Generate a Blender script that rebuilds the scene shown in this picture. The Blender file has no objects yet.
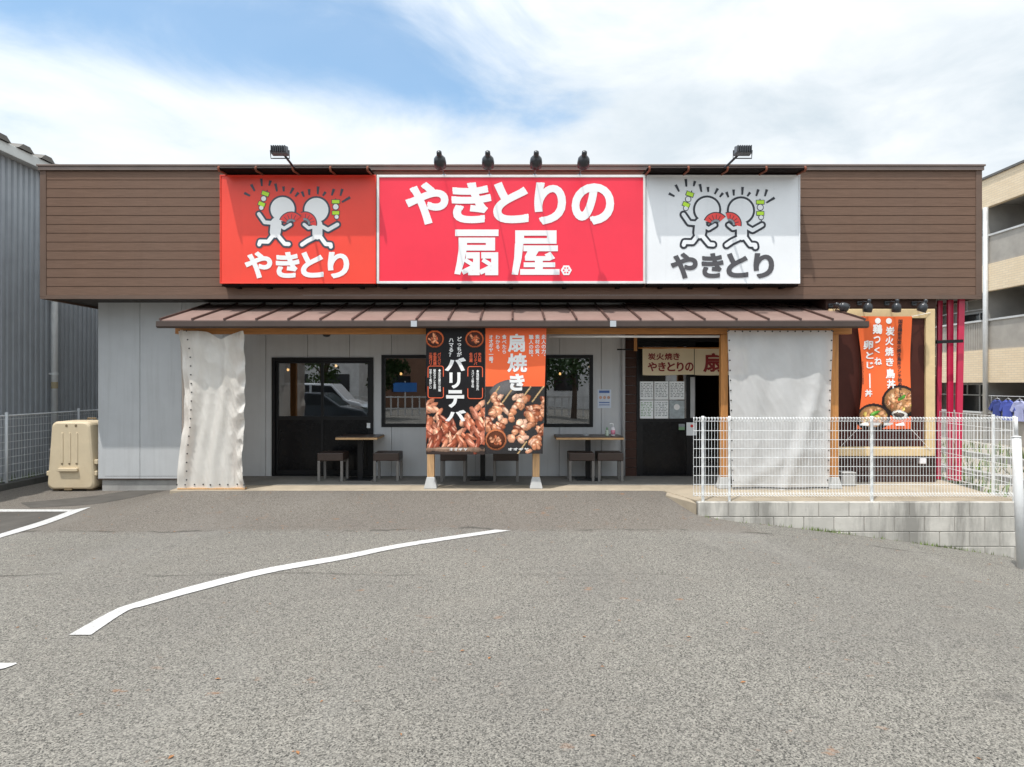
import bpy, math, random
import numpy as np
from mathutils import Vector, Matrix, noise as mnoise
random.seed(7); RNG = np.random.default_rng(11)
SC = bpy.context.scene
COL = SC.collection
R = math.radians

# ------------------------------------------------------------------ camera, sky, sun, exposure
F = 683.0; CZ = 1.55
cam = bpy.data.cameras.new('camera'); cam.sensor_width = 36.0; cam.lens = 36.0*F/1024
cam.clip_end = 3000; cam.clip_start = .05
camo = bpy.data.objects.new('camera', cam); COL.objects.link(camo)
camo.location = (0, 0, CZ); camo.rotation_euler = (R(90), 0, 0); SC.camera = camo
SC.render.resolution_x = 1024; SC.render.resolution_y = 767
SC.view_settings.view_transform = 'Standard'; SC.view_settings.look = 'None'
SC.view_settings.gamma = 1; SC.view_settings.use_curve_mapping = False
SC.view_settings.exposure = 0.53
LIGHT_DIR = Vector((0.70, 1.0, -3.2)).normalized()
sl = bpy.data.lights.new('sun', 'SUN'); sl.energy = 2.7; sl.angle = R(0.53); sl.color = (1.0, .97, .925)
slo = bpy.data.objects.new('sun', sl); COL.objects.link(slo)
slo.rotation_euler = LIGHT_DIR.to_track_quat('-Z', 'Y').to_euler()
slo.location = (-5, -8, 25)

world = bpy.data.worlds.new('World'); SC.world = world; world.use_nodes = True
def build_world():
    nt = world.node_tree; N = nt.nodes; L = nt.links; N.clear()
    def math_(op, a, b=None, c=None):
        n = N.new('ShaderNodeMath'); n.operation = op
        for i, v in enumerate((a, b, c)):
            if v is None: continue
            if isinstance(v, (int, float)): n.inputs[i].default_value = v
            else: L.new(v, n.inputs[i])
        return n.outputs[0]
    sky = N.new('ShaderNodeTexSky'); sky.sky_type = 'NISHITA'; sky.sun_disc = False
    d = -LIGHT_DIR
    sky.sun_elevation = math.asin(d.z); sky.sun_rotation = math.atan2(d.x, d.y)
    sky.air_density = 1.0; sky.dust_density = .6; sky.ozone_density = 1.6
    tc = N.new('ShaderNodeTexCoord'); sep = N.new('ShaderNodeSeparateXYZ'); L.new(tc.outputs['Generated'], sep.inputs[0])
    z = math_('MAXIMUM', sep.outputs[2], .06)
    px = math_('DIVIDE', sep.outputs[0], z); py = math_('DIVIDE', sep.outputs[1], z)
    cmb = N.new('ShaderNodeCombineXYZ'); L.new(px, cmb.inputs[0]); L.new(py, cmb.inputs[1])
    def noise(scale, detail, rough, dist, off, st=(1, 1, 1), vec=None):
        mp = N.new('ShaderNodeMapping'); mp.inputs['Location'].default_value = off; mp.inputs['Scale'].default_value = st
        L.new(vec or cmb.outputs[0], mp.inputs[0])
        n = N.new('ShaderNodeTexNoise'); n.inputs['Scale'].default_value = scale; n.inputs['Detail'].default_value = detail
        n.inputs['Roughness'].default_value = rough; n.inputs['Distortion'].default_value = dist
        L.new(mp.outputs[0], n.inputs['Vector']); return n.outputs[0]
    n1 = noise(2.6, 10, .58, .55, (3.1, 1.7, 0.4), (1, 1, 2.0), tc.outputs['Generated'])
    n2 = noise(4.2, 8, .58, .3, (8.3, 4.2, 2), (1, 1, 2.4), tc.outputs['Generated'])
    # a band of clear sky lying between two cloud banks
    tt = math_('ADD', math_('MULTIPLY', math_('ADD', px, 1.0), .832), math_('MULTIPLY', math_('SUBTRACT', py, 1.75), .555))
    pp = math_('ADD', math_('MULTIPLY', math_('ADD', px, 1.0), -.555), math_('MULTIPLY', math_('SUBTRACT', py, 1.75), .832))
    ad = math_('MINIMUM', math_('ABSOLUTE', pp), .65)
    ad = math_('ADD', ad, math_('MINIMUM', math_('MAXIMUM', math_('MULTIPLY', math_('SUBTRACT', tt, 1.5), .8), 0), .5))
    wide = math_('MINIMUM', math_('MAXIMUM', math_('MULTIPLY_ADD', tt, -.29, .60), .05), .62)
    dens = math_('ADD', math_('MULTIPLY', math_('SUBTRACT', n1, .5), 3.0), math_('MULTIPLY', math_('SUBTRACT', ad, wide), 1.5))
    mr = N.new('ShaderNodeMapRange'); mr.interpolation_type = 'SMOOTHSTEP'
    mr.inputs['From Min'].default_value = -.85; mr.inputs['From Max'].default_value = .34; L.new(dens, mr.inputs['Value'])
    mr.inputs['To Min'].default_value = .22
    # grey-blue thicker bottoms within the cloud
    mg = N.new('ShaderNodeMapRange'); mg.inputs['From Min'].default_value = .38; mg.inputs['From Max'].default_value = .66; L.new(n2, mg.inputs['Value'])
    mg2 = math_('MULTIPLY', mg.outputs[0], math_('MINIMUM', math_('MAXIMUM', math_('MULTIPLY_ADD', px, .40, .55), .40), .95))
    cr = N.new('ShaderNodeMix'); cr.data_type = 'RGBA'; L.new(mg2, cr.inputs[0])
    cr.inputs[6].default_value = (.93, .97, 1.0, 1); cr.inputs[7].default_value = (.64, .73, .80, 1)
    b1 = N.new('ShaderNodeBackground'); b1.inputs[1].default_value = .15
    hs = N.new('ShaderNodeHueSaturation'); hs.inputs['Saturation'].default_value = 1.25; hs.inputs['Hue'].default_value = .488; L.new(sky.outputs[0], hs.inputs['Color']); L.new(hs.outputs[0], b1.inputs[0])
    b2 = N.new('ShaderNodeBackground')
    # clouds near the sun are brighter
    vd = N.new('ShaderNodeVectorMath'); vd.operation = 'DOT_PRODUCT'; L.new(tc.outputs['Generated'], vd.inputs[0]); vd.inputs[1].default_value = tuple(d)
    glow = math_('POWER', math_('MAXIMUM', vd.outputs['Value'], 0), 1.5)
    L.new(math_('MULTIPLY_ADD', glow, .86, .75), b2.inputs[1])
    L.new(cr.outputs[2], b2.inputs[0])
    mx = N.new('ShaderNodeMixShader'); L.new(mr.outputs[0], mx.inputs[0]); L.new(b1.outputs[0], mx.inputs[1]); L.new(b2.outputs[0], mx.inputs[2])
    o = N.new('ShaderNodeOutputWorld'); L.new(mx.outputs[0], o.inputs[0])
build_world()

# ------------------------------------------------------------------ material helpers
class NT:
    def __init__(s, name):
        s.m = bpy.data.materials.new(name); s.m.use_nodes = True
        s.t = s.m.node_tree; s.N = s.t.nodes; s.L = s.t.links
        s.b = s.N['Principled BSDF']; s.out = s.N['Material Output']
        s.tc = s.N.new('ShaderNodeTexCoord')
    def link(s, a, b): s.L.new(a, b)
    def noise(s, scale, detail=4, rough=.55, st=(1, 1, 1), coord='Object', dist=0):
        mp = s.N.new('ShaderNodeMapping'); mp.inputs['Scale'].default_value = st; s.link(s.tc.outputs[coord], mp.inputs[0])
        n = s.N.new('ShaderNodeTexNoise'); n.inputs['Scale'].default_value = scale; n.inputs['Detail'].default_value = detail
        n.inputs['Roughness'].default_value = rough; n.inputs['Distortion'].default_value = dist; s.link(mp.outputs[0], n.inputs['Vector']); return n.outputs[0]
    def rng(s, v, a, b, c=0., d=1.):
        n = s.N.new('ShaderNodeMapRange'); s.link(v, n.inputs[0])
        for i, q in enumerate((a, b, c, d)): n.inputs[i+1].default_value = q
        return n.outputs[0]
    def math(s, op, a, b=None):
        n = s.N.new('ShaderNodeMath'); n.operation = op
        for i, v in enumerate((a, b)):
            if v is None: continue
            if isinstance(v, (int, float)): n.inputs[i].default_value = v
            else: s.link(v, n.inputs[i])
        return n.outputs[0]
    def mix(s, f, a, b, mode='MIX'):
        n = s.N.new('ShaderNodeMix'); n.data_type = 'RGBA'; n.blend_type = mode
        for i, v in ((0, f), (6, a), (7, b)):
            if isinstance(v, (int, float)): n.inputs[i].default_value = v
            elif isinstance(v, tuple): n.inputs[i].default_value = v if len(v) == 4 else v+(1,)
            else: s.link(v, n.inputs[i])
        return n.outputs[2]
    def bump(s, h, strength=.3, dist=.01):
        n = s.N.new('ShaderNodeBump'); n.inputs['Strength'].default_value = strength; n.inputs['Distance'].default_value = dist
        s.link(h, n.inputs['Height']); s.link(n.outputs[0], s.b.inputs['Normal'])
    def base(s, c):
        if isinstance(c, tuple): s.b.inputs['Base Color'].default_value = c+(1,)
        else: s.link(c, s.b.inputs['Base Color'])
MATS = {}
def pbr(name, col, rough=.6, var=.12, scale=2.5, st=(1, 1, 1), metal=0., bump=0., bscale=60, spec=.5, dirt=0., dcol=(.12, .1, .08), dscale=1.2, dst=(1, 1, 1), coat=0):
    if name in MATS: return MATS[name]
    n = NT(name); v = n.noise(scale, 6, .6, st)
    lo = tuple(c*(1-var) for c in col); hi = tuple(min(1, c*(1+var)) for c in col)
    c = n.mix(n.rng(v, .3, .7), lo, hi)
    if dirt:
        d = n.noise(dscale, 8, .65, dst)
        c = n.mix(n.rng(d, .5, .78, 0, dirt), c, dcol)
    n.base(c)
    n.link(n.rng(n.noise(scale*3, 4), .3, .7, max(.02, rough-.08), min(1, rough+.08)), n.b.inputs['Roughness'])
    n.b.inputs['Metallic'].default_value = metal; n.b.inputs['Specular IOR Level'].default_value = spec
    n.b.inputs['Coat Weight'].default_value = coat
    if bump: n.bump(n.noise(bscale, 3), bump)
    MATS[name] = n.m; return n.m
def emit(name, col, strength):
    if name in MATS: return MATS[name]
    n = NT(name); n.base(col); n.b.inputs['Emission Color'].default_value = col+(1,); n.b.inputs['Emission Strength'].default_value = strength
    MATS[name] = n.m; return n.m
def glass_mat(name, tint=(.45, .48, .48), boost=3.0):
    n = NT(name); N = n.N
    fr = N.new('ShaderNodeFresnel'); fr.inputs[0].default_value = boost
    gl = N.new('ShaderNodeBsdfGlossy'); gl.inputs['Roughness'].default_value = .005; gl.inputs['Color'].default_value = (.95, .97, 1, 1)
    tr = N.new('ShaderNodeBsdfTransparent'); tr.inputs[0].default_value = tint+(1,)
    mx = N.new('ShaderNodeMixShader'); n.link(fr.outputs[0], mx.inputs[0]); n.link(tr.outputs[0], mx.inputs[1]); n.link(gl.outputs[0], mx.inputs[2])
    n.link(mx.outputs[0], n.out.inputs[0]); return n.m
def print_mat(name, rough=.55, transl=0.):
    n = NT(name); a = n.N.new('ShaderNodeVertexColor'); a.layer_name = 'Col'
    n.base(a.outputs[0]); n.b.inputs['Roughness'].default_value = rough; n.b.inputs['Specular IOR Level'].default_value = .2
    n.bump(n.noise(5, 3), .05, .05)
    return n.m
def cloth_mat(name, col, transl=.35, transp=.0, rough=.6, dirt=.0, dcol=(.3, .26, .2), spec=.3):
    n = NT(name); N = n.N
    v = n.noise(2.2, 6, .6); c = n.mix(n.rng(v, .3, .7), tuple(x*.93 for x in col), tuple(min(1, x*1.05) for x in col))
    if dirt: c = n.mix(n.rng(n.noise(1.7, 8, .65, (1, 1, .4)), .52, .75, 0, dirt), c, dcol)
    n.base(c); n.b.inputs['Roughness'].default_value = rough; n.b.inputs['Specular IOR Level'].default_value = spec
    n.bump(n.noise(9, 5, .6), .12, .03)
    t = N.new('ShaderNodeBsdfTranslucent'); n.link(c, t.inputs[0])
    m1 = N.new('ShaderNodeMixShader'); m1.inputs[0].default_value = transl; n.link(n.b.outputs[0], m1.inputs[1]); n.link(t.outputs[0], m1.inputs[2])
    res = m1.outputs[0]
    if transp:
        tp = N.new('ShaderNodeBsdfTransparent'); m2 = N.new('ShaderNodeMixShader'); m2.inputs[0].default_value = transp
        n.link(res, m2.inputs[1]); n.link(tp.outputs[0], m2.inputs[2]); res = m2.outputs[0]
    n.link(res, n.out.inputs[0]); return n.m

def wood_mat(name, col, st=(14, 14, 1.2), var=.3, rough=.6):
    n = NT(name); v = n.noise(3, 8, .65, st, dist=.6); w = n.noise(1.1, 4)
    c = n.mix(n.rng(v, .3, .72), tuple(x*(1-var) for x in col), tuple(min(1, x*(1+var*.6)) for x in col))
    c = n.mix(n.rng(w, .45, .8, 0, .35), c, tuple(x*.55 for x in col))
    n.base(c); n.b.inputs['Roughness'].default_value = rough; n.bump(v, .15, .004); return n.m

def siding_mat(name, col):
    n = NT(name); g = n.noise(4, 8, .75, (.8, 30, 30)); w = n.noise(.5, 6, .6, (1, 1, .4)); dr = n.noise(1.6, 6, .6, (5, 5, .25))
    c = n.mix(n.rng(g, .3, .7), tuple(x*.72 for x in col), tuple(x*1.28 for x in col))
    c = n.mix(n.rng(w, .4, .75, 0, .4), c, tuple(x*.78+.03 for x in col))
    c = n.mix(n.rng(dr, .55, .8, 0, .22), c, tuple(x*.6 for x in col))
    n.base(c); n.b.inputs['Roughness'].default_value = .7; n.b.inputs['Specular IOR Level'].default_value = .18
    n.bump(g, .25, .004); return n.m

def asphalt_mat():
    n = NT('worn_asphalt')
    sep = n.N.new('ShaderNodeSeparateXYZ'); n.link(n.tc.outputs['Object'], sep.inputs[0]); X, Y = sep.outputs[0], sep.outputs[1]
    a1 = n.noise(150, 3, .8); a2 = n.noise(75, 4, .8); big = n.noise(.45, 6, .6); mid = n.noise(2.4, 6, .65)
    vo = n.N.new('ShaderNodeTexVoronoi'); vo.inputs['Scale'].default_value = 112; n.link(n.tc.outputs['Object'], vo.inputs['Vector'])
    gr = n.N.new('ShaderNodeRGBToBW'); n.link(vo.outputs['Color'], gr.inputs[0])
    st = n.math('ADD', n.math('MULTIPLY', n.rng(a1, .3, .7), .45), n.math('MULTIPLY', gr.outputs[0], .55))
    c = n.mix(n.rng(st, .26, .78), (.022, .021, .019), (.39, .365, .315))
    c = n.mix(n.rng(a2, .42, .66, 0, .42), c, (.26, .248, .222))
    c = n.mix(n.rng(big, .4, .7, 0, .36), c, (.12, .112, .104)); c = n.mix(n.rng(n.noise(1.15, 3, .5), .70, .76, 0, .4), c, (.075, .07, .066))
    c = n.mix(n.rng(n.noise(.8, 5, .6, (1, .22, 1)), .55, .72, 0, .25), c, (.31, .298, .272))
    c = n.mix(n.rng(mid, .52, .78, 0, .30), c, (.215, .195, .165))
    # newer, browner ramp patch laid up to the terrace
    wob = n.math('MULTIPLY', n.math('SUBTRACT', n.noise(1.3, 5), .5), .55)
    yy = n.math('ADD', Y, wob)
    ramp = n.math('MULTIPLY', n.rng(yy, 8.12, 8.36), n.rng(n.math('ADD', X, n.math('MULTIPLY', n.math('SUBTRACT', yy, 9.0), .3)), 2.75, 2.95, 1, 0))
    c = n.mix(n.math('MULTIPLY', ramp, .40), c, (.125, .098, .080))
    seam = n.math('MULTIPLY', n.rng(n.math('ABSOLUTE', n.math('SUBTRACT', yy, 8.26)), .0, .05, 1, 0), n.rng(n.noise(2, 4), .45, .6))
    seam2 = n.math('MULTIPLY', n.rng(n.math('ABSOLUTE', n.math('SUBTRACT', n.math('ADD', Y, n.math('MULTIPLY', wob, .5)), 6.34)), .0, .045, 1, 0), n.rng(X, -2.2, .6, 1, .25))
    seam2 = n.math('MULTIPLY', seam2, n.rng(n.noise(1.6, 5), .38, .6))
    c = n.mix(n.math('MULTIPLY', n.math('MAXIMUM', seam, seam2), .8), c, (.05, .045, .04))
    st3 = n.rng(n.noise(3.1, 7, .7), .62, .74, 0, .5)
    c = n.mix(n.math('MULTIPLY', st3, ramp), c, (.22, .12, .07))
    # sparse rusty smudges
    sm = n.math('MULTIPLY', n.rng(n.noise(5.5, 4, .55, (1, 1.6, 1)), .665, .715), n.rng(n.noise(.9, 3), .46, .58))
    c = n.mix(n.math('MULTIPLY', sm, .55), c, (.30, .145, .07))
    n.base(c); n.b.inputs['Roughness'].default_value = .9; n.b.inputs['Specular IOR Level'].default_value = .25
    n.bump(st, .6, .012); return n.m

def concrete_mat(name, col, island=False, stain=.5):
    n = NT(name); a = n.noise(3, 9, .65); f = n.noise(60, 3); s = n.noise(1.1, 8, .68, (1.6, 1.6, .35) if not island else (2.0, 2.0, .35))
    c = n.mix(n.rng(a, .3, .72), tuple(x*.80 for x in col), tuple(x*1.12 for x in col))
    if island:
        g = n.N.new('ShaderNodeNewGeometry'); c = n.mix(n.math('MULTIPLY', g.outputs['Random Per Island'], .35), c, tuple(x*.7 for x in col))
    c = n.mix(n.rng(s, .5 if not island else .47, .74 if not island else .62, 0, stain), c, tuple(x*.38 for x in col))
    n.base(c); n.b.inputs['Roughness'].default_value = .88; n.b.inputs['Specular IOR Level'].default_value = .25
    n.bump(n.math('ADD', f, a), .35, .006); return n.m

def sign_mat(name, col, rough=.32):
    n = NT(name); a = n.noise(1.3, 6, .6); dr = n.noise(1.2, 7, .65, (9, 1, .35))
    c = n.mix(n.rng(a, .3, .75), tuple(x*.94 for x in col), tuple(min(1, x*1.04) for x in col))
    c = n.mix(n.rng(dr, .58, .82, 0, .16), c, tuple(x*.55+.03 for x in col))
    n.base(c); n.b.inputs['Roughness'].default_value = rough; n.b.inputs['Specular IOR Level'].default_value = .4
    n.bump(n.noise(1.5, 2), .06, .05); return n.m

def tile_mat(name, c1, c2, mortar, sx, sz, axis='Y'):
    n = NT(name); sep = n.N.new('ShaderNodeSeparateXYZ'); n.link(n.tc.outputs['Object'], sep.inputs[0])
    cmb = n.N.new('ShaderNodeCombineXYZ')
    n.link(n.math('ADD', sep.outputs[0], sep.outputs[1]), cmb.inputs[0]); n.link(sep.outputs[2], cmb.inputs[1])
    b = n.N.new('ShaderNodeTexBrick'); n.link(cmb.outputs[0], b.inputs['Vector']); b.inputs['Scale'].default_value = 1
    b.inputs['Brick Width'].default_value = sx; b.inputs['Row Height'].default_value = sz; b.inputs['Mortar Size'].default_value = sz*.09
    b.inputs['Color1'].default_value = c1+(1,); b.inputs['Color2'].default_value = c2+(1,); b.inputs['Mortar'].default_value = mortar+(1,)
    c = n.mix(n.rng(n.noise(.7, 6), .4, .8, 0, .25), b.outputs[0], tuple(x*.7 for x in c1)); n.base(c); n.b.inputs['Roughness'].default_value = .8
    return n.m

def paint_mat():
    n = NT('road_paint'); a = n.noise(30, 5, .75); b = n.noise(2.2, 5)
    c = n.mix(n.rng(a, .50, .66, 0, .85), (.57, .565, .55), (.20, .195, .185)); c = n.mix(n.rng(b, .42, .72, 0, .40), c, (.40, .385, .36))
    n.base(c); n.b.inputs['Roughness'].default_value = .75; n.bump(n.noise(105, 3), .4, .008); return n.m

M = dict(
    asphalt=asphalt_mat(), paint=paint_mat(),
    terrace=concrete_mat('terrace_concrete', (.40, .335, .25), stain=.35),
    floor=concrete_mat('shade_grey_concrete', (.20, .19, .17), stain=.3),
    plinth=concrete_mat('plinth_concrete', (.36, .35, .33)),
    block=concrete_mat('block_concrete', (.56, .53, .475), True, .8),
    base=concrete_mat('footing_concrete', (.46, .455, .44), stain=.35),
    mortar=pbr('mortar', (.33, .31, .28), .9),
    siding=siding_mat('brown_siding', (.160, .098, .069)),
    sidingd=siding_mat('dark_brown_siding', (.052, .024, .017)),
    trim=pbr('brown_trim_metal', (.135, .088, .066), .55, spec=.25, metal=.0, dirt=.25),
    coping=pbr('brown_coping_metal', (.17, .125, .105), .4, dirt=.3),
    soffit=pbr('dark_soffit', (.03, .023, .02), .7),
    grey=pbr('grey_metal_siding', (.51, .52, .525), .48, var=.05, dirt=.36, dcol=(.3, .3, .29), dscale=1.6, dst=(6, 6, .3)),
    greyt=pbr('grey_trim', (.40, .41, .42), .4),
    black=pbr('black_aluminium', (.010, .010, .011), .38, spec=.25),
    blackp=pbr('black_door_panel', (.006, .006, .007), .25, spec=.22, var=.05),
    lampblk=pbr('black_lamp_metal', (.030, .032, .036), .30),
    glass=glass_mat('window_glass'),
    roof=pbr('canopy_roof_metal', (.26, .175, .148), .45, var=.08, dirt=.35, dcol=(.2, .12, .1), dscale=2, dst=(1, 1, 1)),
    seam=pbr('canopy_seam_metal', (.075, .04, .032), .5),
    gutter=pbr('gutter_brown', (.048, .030, .023), .6, dirt=.2),
    clip=pbr('zinc_clip', (.6, .62, .64), .4, metal=.6),
    wood=wood_mat('orange_beam_wood', (.52, .225, .062)),
    woodp=wood_mat('pale_post_wood', (.60, .36, .175)),
    woodh=wood_mat('orange_beam_wood_long', (.52, .22, .06), (1.2, 14, 14)),
    cream=wood_mat('cream_frame_wood', (.70, .52, .28), (3, 8, 3), .12),
    board=pbr('dark_red_board', (.060, .016, .011), .5, spec=.18, dirt=.2, dcol=(.12, .05, .03)),
    redl=sign_mat('orange_red_sign_face', (.84, .068, .042)),
    redc=sign_mat('crimson_sign_face', (.85, .036, .068)),
    whites=sign_mat('white_sign_face', (.79, .80, .81)),
    letter=pbr('white_vinyl', (.83, .83, .82), .4, var=.03),
    lgrey=pbr('grey_vinyl', (.075, .070, .075), .4, var=.05),
    outl=pbr('outline_vinyl', (.018, .019, .026), .4, var=.05),
    outg=pbr('outline_grey_vinyl', (.045, .055, .075), .4, var=.05),
    green=pbr('green_vinyl', (.50, .78, .03), .4, var=.05),
    fanr=pbr('red_vinyl', (.80, .055, .045), .4, var=.05),
    signframe=pbr('white_sign_frame', (.72, .71, .69), .35, dirt=.15),
    rust=pbr('rusty_bracket', (.20, .06, .03), .8, var=.4, scale=12),
    hood=pbr('dark_hood_metal', (.010, .007, .006), .8, spec=.1, dirt=.12, dcol=(.10, .035, .02)),
    vinyl=cloth_mat('clear_vinyl_curtain', (.87, .86, .84), .24, .25, .3, .2, spec=.5),
    vinyld=cloth_mat('grey_vinyl_curtain', (.82, .78, .715), .26, .07, .3, .5, (.42, .34, .24), spec=.55),
    eyelet=pbr('dark_eyelet', (.05, .05, .05), .4),
    noren=cloth_mat('beige_shop_curtain', (.78, .66, .45), .2, 0, .85),
    maroon=pbr('maroon_print', (.22, .014, .012), .7),
    prnt=print_mat('banner_print', .5), nprnt=print_mat('flag_print', .6),
    txtw=pbr('white_print', (.84, .83, .81), .5, var=.02),
    txto=pbr('orange_print', (.78, .12, .04), .5, var=.05),
    txtk=pbr('black_print', (.03, .02, .02), .5),
    leg=pbr('stool_leg_metal', (.16, .15, .14), .45),
    seat=pbr('dark_wood_seat', (.040, .024, .018), .5, scale=12, st=(1, 8, 8)),
    table=wood_mat('table_edge_wood', (.50, .31, .15), (2, 12, 12)),
    tabled=pbr('dark_table_top', (.055, .032, .022), .35),
    paper=pbr('paper', (.82, .85, .86), .7, var=.03), paperg=pbr('paper_print', (.25, .28, .3), .7, var=.3, scale=30),
    inter=pbr('dark_interior', (.10, .05, .03), .8), interf=pbr('interior_floor', (.08, .06, .05), .5),
    lampw=emit('warm_lamp', (1.0, .55, .2), 2.2),
    bottle=pbr('white_bottle', (.75, .72, .73), .35), pink=pbr('pink_label', (.72, .25, .35), .4), bgreen=pbr('green_label', (.2, .35, .2), .4),
    crimson=pbr('crimson_paint', (.50, .012, .06), .38, dirt=.15, coat=.2),
    corr=pbr('blue_grey_corrugated', (.34, .365, .39), .5, var=.08, dirt=.25, dcol=(.14, .15, .17), dst=(4, 4, .3)),
    eave=pbr('pale_eave_metal', (.62, .64, .62), .5, dirt=.3), tin=pbr('roof_tin', (.13, .12, .105), .6),
    pvc=pbr('grey_pvc', (.68, .69, .68), .45, dirt=.2), tape=pbr('tan_tape', (.40, .33, .2), .6),
    fencew=pbr('white_wire', (.74, .75, .74), .4, var=.04, dirt=.2, dcol=(.45, .4, .33)),
    polew=pbr('chalky_white_paint', (.62, .62, .61), .5, var=.06, dirt=.45, dcol=(.3, .27, .23), dscale=3),
    fenceg=pbr('grey_wire', (.62, .64, .65), .5),
    tank=pbr('beige_plastic', (.63, .52, .355), .55, var=.08, dirt=.5, dcol=(.38, .28, .16), bump=.1),
    tankd=pbr('dark_slot', (.20, .145, .08), .7),
    kerb=concrete_mat('kerb_concrete', (.10, .10, .095)),
    gravel=concrete_mat('gravel', (.34, .30, .245), stain=.6),
    olda_shade=concrete_mat('old_asphalt_and_shade', (.10, .092, .082), stain=.4),  # old asphalt patch, and the band with slope shade in its colour
    rustst=pbr('rust_stain', (.22, .12, .06), .9, var=.4, scale=9),
    aptt=tile_mat('tan_tile', (.80, .655, .46), (.74, .59, .40), (.60, .50, .38), .24, .072),
    aptg=pbr('grey_render', (.38, .36, .33), .85), aptp=pbr('beige_panel', (.36, .33, .29), .6),
    aptf=pbr('aluminium', (.55, .55, .54), .4, metal=.2), aptd=pbr('dark_render', (.13, .125, .12), .8),
    leaf=pbr('leaf_green', (.055, .11, .022), .6, var=.5, scale=6), leafd=pbr('leaf_dark', (.03, .07, .015), .6, var=.5, scale=6),
    bark=pbr('bark', (.10, .07, .05), .9, var=.3), weed=pbr('weed_green', (.12, .17, .04), .7, var=.5, scale=3),
    dry=pbr('dry_leaf', (.28, .13, .05), .8, var=.5, scale=5),
    cl1=pbr('royal_blue_cloth', (.07, .10, .42), .8), cl2=pbr('lavender_cloth', (.40, .42, .66), .8), cl3=pbr('navy_cloth', (.04, .06, .25), .8), 
    carw=pbr('white_car_paint', (.75, .76, .77), .2, var=.02, coat=.6), card=pbr('dark_car_paint', (.03, .04, .05), .2, var=.02, coat=.6),
    tyre=pbr('rubber', (.02, .02, .02), .8), rim=pbr('alloy', (.5, .5, .52), .3, metal=.9), lens=pbr('lamp_lens', (.7, .72, .74), .1), red=pbr('tail_lens', (.4, .01, .01), .2),
    cblk=pbr('car_glass', (.015, .018, .02), .05), blue=pbr('road_sign_blue', (.05, .22, .62), .4), bldw=pbr('far_white_render', (.80, .78, .75), .8, dirt=.2), bldb=pbr('far_brown_brick', (.26, .14, .09), .85),
)

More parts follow.
